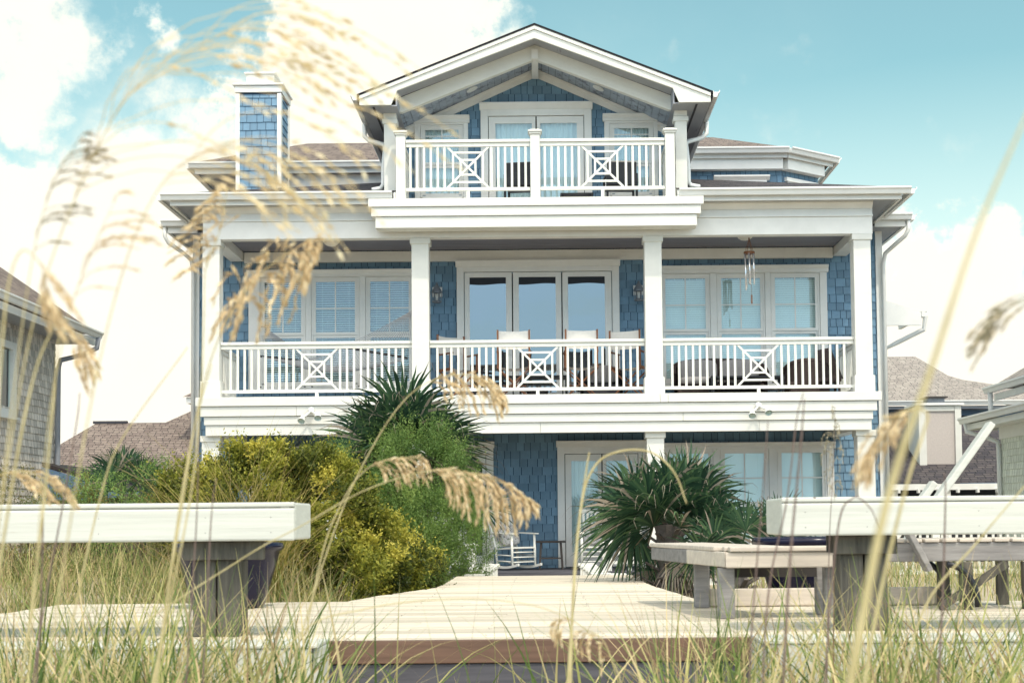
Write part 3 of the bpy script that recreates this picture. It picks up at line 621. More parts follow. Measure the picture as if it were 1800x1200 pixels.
def G4(l, z0, z1): return [(a-.09, b+.09, z0-.11, z1+.09) for a, b in l]
casing('window_trim', -5.72, -2.30, 3.26, 5.50, yc, G4(wins2[:3], 3.45, 5.40), head=.06)
casing('window_trim', 2.10, 5.56, 3.26, 5.50, yc, G4(wins2[3:], 3.45, 5.40), head=.07)
for k, (a, b) in enumerate(wins2): window(a, b, 3.45, 4.39, 5.40, yc, rowz=4.88, ang=38 if k < 3 else 66)
wins1 = [(2.42,3.20), (3.52,4.28), (4.62,5.40)]
casing('window_trim', 2.10, 5.63, .10, 2.06, yc, G4(wins1, .32, 1.98), head=.06)
casing('window_trim', -5.72, -2.30, .10, 2.06, yc, G4(wins2[:3], .32, 1.98), head=.06)
for a, b in wins1 + wins2[:3]: window(a, b, .32, 1.02, 1.98, yc, rowz=1.50, ang=72)
def door(x0, x1, z0, z1, y, glass, gz0, gz1, gm, head, hcas, inter=False, beam_refl=False):
    m = MB()
    for r_ in minus((x0, x1, z0, z1+hcas), [(x0+.14, x1-.14, z0-.1, z1)]): m.box(r_[0], r_[1], y-.06, y+.02, r_[2], r_[3])
    m.prism([(x0-.02, y-.06, z1+hcas), (x0-.02, y-.15, z1+hcas+.09), (x0-.02, y-.15, z1+hcas+.12), (x0-.02, y+.02, z1+hcas+.12), (x0-.02, y+.02, z1+hcas)], (x1-x0+.04, 0, 0))
    d = m.build('door', TRIM, house, bevel=.005)
    edges = [x0+.14] + [(glass[i][1]+glass[i+1][0])/2 for i in range(len(glass)-1)] + [x1-.14]
    for i, (a, b) in enumerate(glass):
        l = MB(); e0, e1 = edges[i]+.012, edges[i+1]-.012
        for r_ in minus((e0, e1, z0+.02, z1-.012), [(a, b, gz0, gz1)]): l.box(r_[0], r_[1], y-.03, y+.01, r_[2], r_[3])
        l.build('door_leaf', TRIM, d)
        g_ = MB(); g_.face([(a, y-.01, gz0), (b, y-.01, gz0), (b, y-.01, gz1), (a, y-.01, gz1)]); g_.build('pane', gm, d)
        if beam_refl:
            h_ = MB(); pts = [(a+(b-a)*k/10, y-.0135, gz1-.135-.012*math.sin(k*.5+i)) for k in range(11)]; h_.prism(pts+[(b, y-.0135, gz1-.001), (a, y-.0135, gz1-.001)], (0, .002, 0)); h_.build('beam_reflection_strip', ROOM, d)  # dark strip before each pane, a painted reflection of the porch beam
        if inter:
            c = MB(); n_ = 30
            for k in range(n_):
                p, q_ = a-.05+(b-a+.1)*k/n_, a-.05+(b-a+.1)*(k+1)/n_
                c.face([(p, y+.10+.015*math.sin(k*1.7), gz0-.05), (q_, y+.10+.015*math.sin(k*1.7+1.7), gz0-.05), (q_, y+.10+.015*math.sin(k*1.7+1.7), gz1+.05), (p, y+.10+.015*math.sin(k*1.7), gz1+.05)], r=.5)
            c.build('curtain', CURT, d)
    h_ = MB(); h_.box(edges[1]-.06, edges[1]-.03, y-.06, y-.031, z0+.98, z0+1.12); h_.build('handle', GALV, d)
    return d
door(-1.66, 1.51, 2.95, 5.565, yc, [(-1.41,-.70), (-.45,.27), (.51,1.23)], 3.2, 5.46, DGLASS, 0, .10, beam_refl=True)
door(-1.13, .97, 6.42, 8.36, YG-.02, [(-.85,-.16), (0,.69)], 6.66, 8.22, GLASSC, 0, .12, inter=True)
casing('window_trim', -2.38, -1.37, 6.55, 8.24, YG-.02, [(-2.27, -1.46, 6.8, 8.20)], head=.06); casing('window_trim', 1.21, 2.22, 6.55, 8.24, YG-.02, [(1.31, 2.14, 6.8, 8.20)], head=.06)
window(-2.18, -1.55, 6.90, 7.47, 8.11, YG-.02, curtain=True, rowz=7.99); window(1.40, 2.05, 6.90, 7.47, 8.11, YG-.02, curtain=True, rowz=7.99)
door(.27, 1.98, -.2, 2.0, yc, [(.54,1.05), (1.22,1.72)], .1, 1.86, GLASSC, 0, .13, inter=True)
door(-2.25, -.97, -.2, 2.0, yc, [(-2.0,-1.67), (-1.50,-1.19)], .05, 1.86, DGLASS, 0, .13)
# bay windows on the third floor
m = MB()
m.box(3.78, 4.86, 30.24, 30.33, 7.86, 7.98); m.prism([(3.72,30.24,7.98),(3.72,30.17,8.05),(3.72,30.17,8.08),(3.72,30.33,8.08),(3.72,30.33,7.98)], (1.2,0,0)); m.box(3.80, 3.92, 30.25, 30.33, 6.9, 7.858); m.box(4.72, 4.84, 30.25, 30.33, 6.9, 7.858); m.box(3.92, 4.72, 30.27, 30.33, 7.72, 7.80)
P3 = lambda a, d: Vector((5.205+d3.x*a+n3.x*d, 30.36+d3.y*a+n3.y*d, 0))
for a0, a1, z0, z1, d in ((.12, 1.0, 7.80, 7.98, .07), (.06, 1.06, 7.98, 8.06, .10), (.14, .26, 6.9, 7.80, .06), (.86, .98, 6.9, 7.80, .06), (.26, .86, 7.66, 7.72, .05)): slab(m, P3(a0, 0), P3(a1, 0), z0, z1, d)
m.build('window_trim', TRIM, uw)
m = MB(); m.face([(3.92,30.30,6.9),(4.72,30.30,6.9),(4.72,30.30,7.72),(3.92,30.30,7.72)]); m.face([P3(.26,.03)+Vector((0,0,6.9)), P3(.86,.03)+Vector((0,0,6.9)), P3(.86,.03)+Vector((0,0,7.66)), P3(.26,.03)+Vector((0,0,7.66))]); m.build('pane', DGLASS, uw)
# ------------------------------------------------------------------ fixtures on the house
def lantern(x, label):
    t = thing('wall_lantern', label, 'lantern', (x, YW-.06, 5.0), 0, 'wall lanterns beside the glass doors'); y = YW-.06
    m = MB(); m.box(x-.095, x+.095, y+.03, y+.035, 5.09, 5.28); m.bar((x, y+.03, 5.2), (x, y-.13, 5.25), .02); m.build('wall_plate', GALV, t)
    m = MB(); n = 6
    m.lathe([(.018, 5.34), (.022, 5.31), (.04, 5.285), (.055, 5.25), (.105, 5.16), (.105, 5.145)], (x, y-.13, 0), 6); m.build('roof_cap', IRON, t); m = MB(); m.lathe([(.085, 4.945), (.095, 4.965), (.085, 4.985)], (x, y-.13, 0), 6); m.build('base_ring', IRON, t)
    m = MB()
    for k in range(6):
        a = k*math.pi/3; m.bar((x+.085*math.cos(a), y-.13+.085*math.sin(a), 4.98), (x+.09*math.cos(a), y-.13+.09*math.sin(a), 5.15), .014)
    m.build('cage', IRON, t)
    m = MB(); m.lathe([(.02, 4.985), (.024, 5.07), (.015, 5.10)], (x, y-.13, 0), 10); m.build('bulb', GALV, t, smooth=True)
lantern(-2.04, 'grey six sided wall lantern left of the second floor glass doors'); lantern(1.88, 'grey six sided wall lantern right of the second floor glass doors')
def flood(x, z, label):
    t = thing('floodlight', label, 'floodlight', (x, 25.26, z), 0, 'twin floodlights on the deck fascia')
    m = MB(); m.lathe([(.055, -.03), (.06, 0), (.03, .03)], (0, 0, 0), 12); m.v = [(x+p[0], 25.205+p[2]*.9, z+.06+p[1]) for p in m.v]; m.build('mount', GALV, t, smooth=True)
    for dx, dz in ((-.13, -.07), (.14, -.02)):
        a = Vector((x, 25.17, z+.05)); b = Vector((x+dx, 25.08, z+dz)); d = Vector((dx*.5, -.5, -.45)).normalized()
        m = MB(); m.tube([a, a.lerp(b, .6)-Vector((0,0,.01)), b], [.018, .02, .03], 8); m.tube([b-d*.03, b+d*.03, b+d*.09, b+d*.11], [.03, .045, .066, .066], 14, cap=False); l_ = m.build('lamp', GALV, t, smooth=True)
        m = MB(); m.tube([b+d*.085, b+d*.10], [.055, .058], 14); m.build('lens', GLASS, l_)
flood(-4.12, 2.64, 'twin headed floodlight on the deck fascia left, beside the palm leaves'); flood(3.83, 2.66, 'twin headed floodlight on the deck fascia right, above the ground floor windows')
def dome(x, y, z, label, g=None):
    t = thing('ceiling_light', label, 'ceiling light', (x, y, z), 0, g); m = MB(); m.lathe([(.16, 0), (.16, -.02)], (x, y, z), 20); m.build('base', GALV, t); m = MB(); m.lathe([(.15, -.02), (.13, -.06), (.08, -.095), (.02, -.11)], (x, y, z), 20); m.build('shade', CANVAS, t, smooth=True)
dome(-3.95, 26.5, 5.998, 'round ceiling dome light above the hammock on the left porch'); dome(3.80, 26.3, 5.998, 'round ceiling dome light above the wind chime on the right porch')
for s, l in ((-1, 'left of the ridge beam under the balcony gable'), (1, 'right of the ridge beam under the balcony gable')):
    t = thing('recessed_light', 'small white recessed light '+l, 'ceiling light', (HX+s*1.18, 26.1, 8.74), 0, 'recessed lights under the gable'); m = MB(); m.lathe([(.11, 0), (.11, -.02), (.085, -.025)], (0, 0, 0), 20)
    q_ = Quaternion((0,1,0), s*math.atan(.45)); m.v = [tuple(q_ @ Vector(p) + Vector((HX+s*1.18, 26.1, 8.745))) for p in m.v]; m.build('trim_ring', GALV, t)
t = thing('wind_chime', 'silver tube wind chime hanging from the right porch ceiling', 'wind chime', (3.83, 26.0, 5.2)); x, y = 3.83, 26.0
m = MB(); m.lathe([(.012, 5.88), (.012, 5.86)], (x, y, 0), 8); m.lathe([(.10, 5.62), (.105, 5.60), (.10, 5.58)], (x, y, 0), 16)
for k in range(6): a = k*math.pi/3; m.tube([(x, y, 5.88), (x+.08*math.cos(a), y+.08*math.sin(a), 5.61)], .003, 4)
m.build('top_disc', TEAK, t)
for k, ln in enumerate((.52, .50, .58, .64, .54, .47)):
    a = k*math.pi/3+.3; px, py = x+.088*math.cos(a), y+.088*math.sin(a); sw = random.uniform(-.035, .035)
    m = MB(); m.tube([(px, py, 5.58), (px+sw, py, 5.54-ln)], .015, 8); m.build('tube', CHIME, t, smooth=True)
m = MB(); m.tube([(x+.02, y, 5.6), (x+.03, y, 4.82)], .003, 4); m.box(x+.02, x+.045, y-.01, y+.01, 4.66, 4.82); m.build('striker', TEAK, t)
# ------------------------------------------------------------------ furniture on the house
DK = 2.945                                            # second floor deck level
def director(loc, rz, label):
    t = thing('director_chair', label, 'chair', loc, rz, 'tall director chairs on the second floor porch'); w_ = .29
    def b(name, M, *segs):
        m = MB()
        for s in segs: m.bar(*s)
        return m.build(name, M, t, local=True, bevel=.003)
    for s in (-1, 1):
        b('back_post', TEAK, ((s*w_, .24, .56), (s*w_, .26, 1.27), .03, .04)); b('arm_post', TEAK, ((s*w_, -.2, .56), (s*w_, -.2, .86), .03, .03))
        b('armrest', TEAK, ((s*w_, -.27, .875), (s*w_, .22, .875), .055, .022)); b('seat_rail', TEAK, ((s*w_, -.26, .58), (s*w_, .27, .58), .04, .05))
    for y in (-.2, .2):
        for s in (-1, 1): b('leg', TEAK, ((s*w_, y+s*.014, .57), (-s*w_, y+s*.014, .03), .042, .024))
    b('stretcher', TEAK, ((-.22, -.24, .28), (.22, -.24, .28), .03, .03)); b('stretcher', TEAK, ((-w_, -.25, .02), (-w_, .25, .02), .03, .035)); b('stretcher', TEAK, ((w_, -.25, .02), (w_, .25, .02), .03, .035))
    m = MB(); n_ = 10
    for k in range(n_):
        a, c = -w_-.02+(2*w_+.04)*k/n_, -w_-.02+(2*w_+.04)*(k+1)/n_; f = lambda x: .255+.045*(1-(x/w_)**2); g_ = lambda x: -.018*(1-(x/w_)**2)
        m.face([(a, f(a), .92+g_(a)), (c, f(c), .92+g_(c)), (c, f(c), 1.25+g_(c)), (a, f(a), 1.25+g_(a))], r=.5)
    m.build('back_canvas', CANVAS, t, smooth=True, local=True)
    m = MB()
    for k in range(n_):
        a, c = -w_+2*w_*k/n_, -w_+2*w_*(k+1)/n_; g_ = lambda x: .605-.05*(1-(x/w_)**2)
        m.face([(a, -.22, g_(a)), (c, -.22, g_(c)), (c, .2, g_(c)), (a, .2, g_(a))], r=.5)
    m.build('seat_canvas', CANVAS, t, smooth=True, local=True)
director((-1.58, 26.5, DK), R(35), 'teak director chair with white canvas, turned sideways beside the left middle column')
director((-.53, 26.25, DK), R(180), 'teak director chair with white canvas, second from left, before the middle lattice')
director((.71, 26.25, DK), R(182), 'teak director chair with white canvas, third from left, in front of the wicker tub chair')
director((1.62, 26.4, DK), R(158), 'teak director chair with white canvas, half hidden by the right middle column')
t = thing('low_table', 'long black metal table behind the director chairs', 'table', (-.55, 26.95, DK)); m = MB(); m.box(-1.35, .5, 26.7, 27.2, DK+.46, DK+.50); m.build('tabletop', BLACKM, t, bevel=.005)
for x, y in ((-1.3, 26.74), (.45, 26.74), (-1.3, 27.16), (.45, 27.16), (-.42, 26.74)): MB().box(x-.02, x+.02, y-.02, y+.02, DK, DK+.458).build('leg', BLACKM, t)
t = thing('tray', 'thin black tray lying on the long black table', 'tray', (-1.15, 26.8, DK+.56)); m = MB(); m.prism([(-1.5, 26.62, DK+.59), (-.95, 26.7, DK+.55), (-.95, 27.0, DK+.55), (-1.5, 26.95, DK+.59)], (0,0,.018)); m.build('tray_plate', BLACKM, t)
t = thing('fire_bowl', 'squat black bowl under the middle lattice', 'bowl', (-.1, 26.8, DK)); m = MB(); m.lathe([(.10, DK), (.12, DK+.05), (.2, DK+.14), (.22, DK+.22), (.20, DK+.22)], (-.1, 26.5, 0), 20); m.build('bowl', BLACKM, t, smooth=True)
def roundback(root, cx, y, wd, h, dep, z, name='wicker_shell', n=22, mt=WICKER):      # a curved wicker back with arms
    m = MB(); rows = []
    for k in range(n+1):
        a = math.pi*k/n; x = cx - math.cos(a)*wd/2; yy = y - dep*.9 + math.sin(a)**.6*dep; hh = h*(.62+.38*math.sin(a)**.5)
        rows.append((x, yy, hh))
    for (a, b) in zip(rows, rows[1:]):
        for o in (0, .07):
            s_ = 1 if o else -1
            m.face([(a[0], a[1]+o, z+.08), (b[0], b[1]+o, z+.08), (b[0], b[1]+o, z+b[2]), (a[0], a[1]+o, z+a[2])], r=.5)
        m.face([(a[0], a[1], z+a[2]), (b[0], b[1], z+b[2]), (b[0], b[1]+.07, z+b[2]), (a[0], a[1]+.07, z+a[2])], r=.5)
    sh = m.build(name, mt, root)
    m = MB(); m.tube([(r_[0], r_[1]+.035, z+r_[2]) for r_ in rows], .045, 8); m.build('rolled_edge', mt, sh, smooth=True)
    MB().box(cx-wd/2+.06, cx+wd/2-.06, y-dep*.9, y, z+.08, z+.30).build('seat_base', mt, root, bevel=.02)
    for sx in (-1, 1):
        for yy in (y-dep*.85, y-.05): MB().box(cx+sx*(wd/2-.09)-.03, cx+sx*(wd/2-.09)+.03, yy-.03, yy+.03, z, z+.079).build('leg', mt, root)
def cushion(mb, c, hx, hy, hz, n=10):       # a plump rounded pad
    vs = []; fs = []
    for k in range(n+1):
        for j in range(2*n):
            th = math.pi*k/n; ph = math.pi*j/n; q = lambda v: math.copysign(abs(v)**.45, v)
            vs.append((c[0]+hx*q(math.sin(th))*q(math.cos(ph)), c[1]+hy*q(math.cos(th)), c[2]+hz*q(math.sin(th))*q(math.sin(ph))))
    for k in range(n):
        for j in range(2*n): fs.append((k*2*n+j, k*2*n+(j+1)%(2*n), (k+1)*2*n+(j+1)%(2*n), (k+1)*2*n+j))
    mb.raw(vs, fs, .5)
t = thing('wicker_sofa', 'dark wicker sofa with an arched back and pale grey cushions', 'sofa', (3.35, 27.1, DK)); roundback(t, 3.35, 27.25, 1.75, .82, .7, DK)
for k, x in enumerate((2.95, 3.75)): m = MB(); cushion(m, (x, 27.0, DK+.56), .38, .09, .24); m.build('back_cushion', CUSH, t, smooth=True); m = MB(); cushion(m, (x, 26.8, DK+.37), .38, .3, .07); m.build('seat_cushion', CUSH, t, smooth=True)
t = thing('wicker_armchair', 'dark brown wicker armchair with its rounded back to the railing', 'armchair', (5.0, 26.3, DK)); roundback(t, 4.98, 26.4, .86, .70, -.6, DK)
t = thing('wicker_rocker', 'tall dark wicker chair leaning back near the right side railing', 'chair', (5.35, 26.8, DK)); m = MB()
m.prism([(5.2, 26.6, DK+.35), (5.2, 26.95, DK+.95), (5.45, 26.95, DK+1.0), (5.6, 26.6, DK+.40)], (.06, .06, -.02)); m.build('backrest', WICKER, t); m = MB(); m.box(5.1, 5.55, 26.3, 26.75, DK+.3, DK+.36); m.build('seat', WICKER, t)
for x in (5.13, 5.52): MB().bar((x, 26.35, DK), (x, 26.4, DK+.30), .04).build('leg', WICKER, t); MB().bar((x, 26.8, DK), (x, 26.72, DK+.30), .04).build('leg', WICKER, t)
t = thing('coffee_table', 'black slatted coffee table in front of the wicker sofa', 'table', (3.75, 26.2, DK)); m = MB(); 
for k in range(5): m.box(3.1, 4.45, 26.05+k*.1, 26.13+k*.1, DK+.36, DK+.39)
m.build('tabletop', BLACKM, t); MB().box(3.15, 4.4, 26.1, 26.5, DK+.15, DK+.18).build('shelf', BLACKM, t)
for x in (3.13, 4.42):
    for y in (26.08, 26.5): MB().box(x-.025, x+.025, y-.025, y+.025, DK, DK+.358).build('leg', BLACKM, t)
t = thing('wicker_tub_chair', 'charcoal wicker tub chair with a grey seat pad behind a director chair', 'armchair', (1.15, 26.9, DK)); roundback(t, 1.1, 27.0, .80, .66, .6, DK, mt=CHARC); m = MB(); cushion(m, (1.1, 26.62, DK+.50), .3, .07, .17); m.build('cushion', CUSH, t, smooth=True)
# hammock
t = thing('hammock', 'white rope hammock with black spreader bars slung across the left porch', 'hammock', (-4.0, 26.6, DK))
h0, h1 = P(468, 577, 27.4), P(726, 545, 25.75)
A0, A1 = P(458, 626, 26.65), P(556, 637, 27.15); B0, B1 = P(603, 610, 26.7), P(716, 629, 26.0)
for a, b in ((A0, A1), (B0, B1)): m = MB(); m.tube([a, a.lerp(b, .5), b], .022, 8); m.build('spreader_bar', BLACKM, t)
nn = 18
for h_, q0_, q1_ in ((h0, A0, A1), (h1, B0, B1)):
    m = MB()
    for k in range(nn+1): a = q0_.lerp(q1_, k/nn); m.tube([h_, h_.lerp(a, .5)-Vector((0,0,.02)), a], .0045, 4)
    m.build('clew_cords', ROPE, t)
m = MB(); nx_, ny_ = 46, 20
def hp(u, v):
    p = A0.lerp(A1, v).lerp(B0.lerp(B1, v), u); p = p.copy(); p.z -= .30*4*u*(1-u)*(.55+.45*math.sin(math.pi*v)); return p
for k in range(-ny_, nx_+1):
    for s in (0, 1):
        pts = []
        for j in range(ny_+1):
            uu = (k+j)/nx_ if s == 0 else (k+ny_-j)/nx_
            if -1e-6 <= uu <= 1+1e-6: pts.append(hp(uu, j/ny_))
        if len(pts) > 1: m.tube(pts[::2] if len(pts) > 3 else pts, .0045, 3, cap=False)
for v in (0, 1): m.tube([hp(k/12, v) for k in range(13)], .011, 5)
m.build('net', ROPE, t)
for h, q in ((h0, Vector((-.12, .1, .05))), (h1, Vector((.1, -.06, .05)))): m = MB(); m.tube([h, h+q*.4+Vector((0,0,.02)), h+q], .009, 5); m.build('hook', IRON, t)
# balcony furniture
def lounge(x, y, rz, label):
    t = thing('balcony_chair', label, 'chair', (x, y, 6.42), rz, 'dark chairs on the balcony'); m = MB(); m.box(-.27, .27, .16, .20, .36, .80); m.build('backrest', BLACKM, t, local=True, bevel=.02)
    MB().box(-.27, .27, -.28, .16, .34, .38).build('seat', BLACKM, t, local=True)
    for sx in (-1, 1):
        MB().box(sx*.27-.02, sx*.27+.02, -.28, .2, .55, .58).build('armrest', BLACKM, t, local=True)
        for yy in (-.26, .18): MB().box(sx*.27-.02, sx*.27+.02, yy-.02, yy+.02, 0, .55).build('leg', BLACKM, t, local=True)
lounge(-.36, 25.75, R(172), 'dark low chair on the balcony, left of the middle newel post'); lounge(1.46, 25.75, R(185), 'dark low chair on the balcony behind the right lattice')
t = thing('balcony_table', 'low black slatted table on the balcony between the dark chairs', 'table', (.65, 25.6, 6.42)); m = MB()
for k in range(6): m.box(.35, .95, 25.45+k*.07, 25.5+k*.07, 6.60, 6.62)
m.build('tabletop', BLACKM, t)
for x in (.4, .9):
    for y in (25.47, 25.83): MB().box(x-.015, x+.015, y-.015, y+.015, 6.42, 6.599).build('leg', BLACKM, t)
# rocking chairs
def rocker(loc, rz, label):
    t = thing('rocking_chair', label, 'chair', loc, rz, 'white rocking chairs on the ground porch'); W_ = .27
    def b(name, *segs, M=RAILW):
        m = MB()
        for s in segs: m.tube(s[0], s[1], 8)
        return m.build(name, M, t, local=True, smooth=True)
    for s in (-1, 1):
        m = MB(); pr_ = []
        for k in range(13): y = -.45+k*.95/12; pr_.append((s*W_-.02, y, .03+.30*(y+.02)**2))
        m.prism([p for p in pr_] + [(p[0], p[1], p[2]+.045) for p in reversed(pr_)], (.04, 0, 0)); m.build('rocker', RAILW, t, local=True)
        b('front_leg', ([(s*W_, -.27, .08), (s*W_, -.26, .40), (s*W_, -.25, .66)], [.022, .026, .022])); b('back_post', ([(s*W_*.92, .2, .07), (s*W_*.92, .25, .42), (s*W_*.95, .40, .85), (s*W_*.95, .47, 1.12)], [.022, .026, .022, .018]))
        m = MB(); m.prism([(s*W_-.05, -.32, .66), (s*W_+.05, -.32, .66), (s*W_+.03, .33, .68), (s*W_-.03, .33, .68)], (0, 0, .022)); m.build('armrest', RAILW, t, local=True)
        for z in (.16, .27): b('side_rung', ([(s*W_, -.265, z), (s*W_*.94, .22, z+.01)], .012))
    for z in (.15, .24, .33): b('front_rung', ([(-W_, -.265, z), (W_, -.265, z)], .012))
    m = MB(); m.prism([(-W_-.01, -.28, .40), (W_+.01, -.28, .40), (W_-.01, .24, .37), (-W_+.01, .24, .37)], (0, 0, .03)); m.build('seat', RAILW, t, local=True)
    for k in range(6): x = -.19+k*.076; m = MB(); m.bar((x, .27, .45), (x, .455, 1.05), .045, .012, up=(0,1,0)); m.build('back_slat', RAILW, t, local=True)
    for z, y in ((.46, .27), (1.08, .46)): m = MB(); m.bar((-W_, y, z), (W_, y, z), .03, .07); m.build('back_rail', RAILW, t, local=True)
    return t
rocker((-.55, 26.45, -.195), R(40), 'white wooden rocking chair in the shade, left of the small dark table')
rocker((.95, 26.35, -.195), R(2), 'white wooden rocking chair partly behind palm leaves, right of the small table')
def pillow(loc, rz, label):
    t = thing('cushion', label, 'cushion', loc, rz, 'patterned cushions on the rocking chairs'); m = MB(); cushion(m, (0,0,0), .22, .07, .2); m.build('cushion_cover', PATT, t, smooth=True, local=True); t.rotation_euler = (R(-18), 0, rz)
pillow((-.66, 26.60, .45), R(40), 'black and white patterned cushion on the left rocking chair'); pillow((.94, 26.56, .45), R(2), 'black and white patterned cushion on the right rocking chair')
t = thing('side_table', 'small dark side table between the rocking chairs', 'table', (.15, 26.6, -.195)); MB().box(-.15, .40, 26.4, 26.8, .30, .335).build('tabletop', DARKW, t, bevel=.005)
for x in (-.09, .34):
    for y in (26.45, 26.75): MB().bar((x, y, -.195), (x*.85+.02, y, .30), .04).build('leg', DARKW, t)
MB().box(-.08, .33, 26.44, 26.46, .0, .03).build('stretcher', DARKW, t)
# ------------------------------------------------------------------ boardwalk and deck
deck = thing('boardwalk', 'bleached plank boardwalk and platform leading from the steps to the house', 'boardwalk', (0, 10, 0))
def wx(y):                               # walkway half-widths: wide platform, then a flared neck
    if y < 11.3: return (-4.3 - (8.4-y)*0, 4.6)
    l = -4.25 if y < 12.45 else -1.12 - .62*(1-sst(12.3, 15.6, y)); r_ = 4.6 if y < 11.6 else 1.12 + .22*(1-sst(11.5, 16, y)); return (l, r_)
m = MB(); y = 8.42
while y < 18.25:
    b = min(y+.138, 18.3); l0, r0 = wx(y); l1, r1 = wx(b-.002)
    if abs(l0-l1) > 1: l1 = l0
    if abs(r0-r1) > 1: r1 = r0
    cuts = [0] + sorted(random.uniform(.15, .85) for _ in range(2 if r0-l0 > 5 else 0)) + [1]; gp = random.choice((.008, .010, .012, .024))
    for c0, c1 in zip(cuts, cuts[1:]):
        la, ra, lb, rb = l0+(r0-l0)*c0, l0+(r0-l0)*c1-.004, l1+(r1-l1)*c0, l1+(r1-l1)*c1-.004; dz = random.uniform(-.004, .003)
        m.prism([(la, y, -.035+dz), (ra, y, -.035+dz), (rb, b-gp, -.035+dz), (lb, b-gp, -.035+dz)], (0, 0, .035))
    y = b
m.build('decking', DECKM, deck, bevel=.004)
m = MB()
for x in (-3.6, -2.3, -1.05, -.35, .35, 1.0, 2.3, 3.6):
    y = 8.42
    while y < 18.2:
        l, r_ = wx(y)
        if l+.1 < x < r_-.1 and random.random() < .4:
            for q in (.03, .10): m.lathe([(.0032, .0), (.0032, .002)], (x+random.uniform(-.012, .012), y+q, .001), 6)
        y += .138
m.build('nail_heads', VENT, deck)
m = MB()
for x in (-1.05, 0, 1.0): m.box(x-.04, x+.04, 8.5, 18.2, -.25, -.045)
for x in (-4.2, -3, 3, 4.4): m.box(x-.04, x+.04, 8.5, 11.5, -.25, -.045)
m.build('joists', GREYW, deck)
m = MB(); m.box(-4.2, 4.5, 8.36, 8.415, -.14, -.006); m.build('nosing_board', BROWN, deck, bevel=.006)
m = MB(); m.box(-4.2, 4.5, 8.375, 8.43, -.40, -.145); m.box(-4.2, 4.5, 8.378, 8.43, -.70, -.405); m.build('riser_boards', GREYR, deck, bevel=.004)
m = MB()
for k in range(2): m.box(-1.25, 1.25, 8.0-k*.32, 8.37-k*.32, -.42-k*.2, -.38-k*.2)
m.build('stair_tread', DECKM, deck)
# ends of the platform: slightly higher planks on the right far part
t = thing('raised_step', 'low weathered timber kerb lying on the deck under the right bench', 'timber', (2, 11.2, 0)); MB().box(1.30, 3.2, 11.25, 11.33, .003, .14).build('timber', BENCHW, t, bevel=.01)
# white boxed stair side walls
def sidewall(x0, x1, xe, label):
    t = thing('stair_side_wall', label, 'side wall', ((x0+x1)/2, 8.1, -.6), 0, 'white boxed walls beside the deck steps'); m = MB()
    m.box(x0, x1, 7.95, 7.99, -.80, -.012); m.build('face_board', BOARDW, t, bevel=.008)
    m = MB(); m.box(xe-.02 if xe < 0 else xe-.02, xe+.02, 7.995, 8.35, -.80, -.012); m.build('end_board', BOARDW, t, bevel=.008)
    m = MB(); m.box(min(x0, xe-.02), max(x1, xe+.02), 7.94, 8.352, -.010, .012); m.build('cap_board', BOARDW, t, bevel=.006)
sidewall(-4.4, -1.30, -1.28, 'white boxed side wall left of the deck steps, behind dense grass'); sidewall(1.24, 4.6, 1.22, 'white boxed side wall right of the deck steps, behind tall grass')
# boxed white railing benches on posts
def boxbench(x0, x1, px, xe, y, label, z0=.582, z1=.812):
    t = thing('boxed_rail', label, 'railing', (px, y+.25, 0), 0, 'white boxed rails on timber posts'); s = 1 if xe > px else -1
    MB().box(x0 if s > 0 else xe-.02, xe+.02 if s > 0 else x1, y, y+.04, z0, z1-.034).build('front_board', BOARDW, t, bevel=.012)
    MB().box(x0 if s > 0 else xe-.02, xe+.02 if s > 0 else x1, y-.003, y+.04, z1-.030, z1).build('cap_strip', BOARDW, t, bevel=.008)
    m = MB()
    for k in range(5):
        for zz in (z0+.05, z0+.14): xx = px+(k-2)*.62+.04*math.sin(k*5); xx = min(max(xx, x0+.1), x1-.1); m.box(xx-.0025, xx+.0025, y-.0010, y+.01, zz-.0025, zz+.0025)
    m.build('nail_heads', GREYW, t)
    MB().box(xe-.02, xe+.02, y+.043, y+.60, z0+.005, z1-.003).build('end_board', BOARDW, t, bevel=.012)
    MB().box(x0, x1, y+.60, y+.64, z0, z1).build('back_board', BOARDW, t, bevel=.012)
    m = MB()
    for k in range(4): m.box(x0+.05, x1-.05, y+.05+k*.137, y+.18+k*.137, z1-.06, z1-.02)
    m.build('top_planks', BOARDW, t, bevel=.006)
    for k in (-1, 1): MB().box(px+k*.075-.07, px+k*.075+.07, y+.20, y+.27, 0, z0-.115).build('post', POSTW, t, bevel=.008)
    MB().box(px-.148, px+.148, y+.275, y+.42, 0, z0-.12).build('post', POSTW, t, bevel=.008)
    MB().box(px-.19, px+.30*s if s > 0 else px+.19, y+.13, y+.195, z0-.115, z0-.003).build('header', POSTW, t, bevel=.008)
    MB().box(px-.16, px+.16, y+.20, y+.55, z0-.11, z0-.004).build('bracket', DARKW, t)
boxbench(-4.6, -1.53, -2.0, -1.51, 8.50, 'long white boxed rail on a grey timber post at the left of the deck'); boxbench(1.46, 4.8, 1.95, 1.44, 8.50, 'long white boxed rail on a dark post at the right of the deck, rust spotted')
t = bpy.data.objects['boxed_rail.001']; m = MB()
for u, v, r_ in ((1432, 877, .013), (1441, 878, .007)): p = P(u, v, 8.499); m.lathe([(r_, 0), (r_*.7, .002)], (0,0,0), 10); m.v[-20:] = [(p.x+a[0], 8.499-a[2]*.8, p.z+a[1]) for a in m.v[-20:]]
m.build('rust_spots', mat('rust', (.10, .03, .015), .9, .4, 40), t)
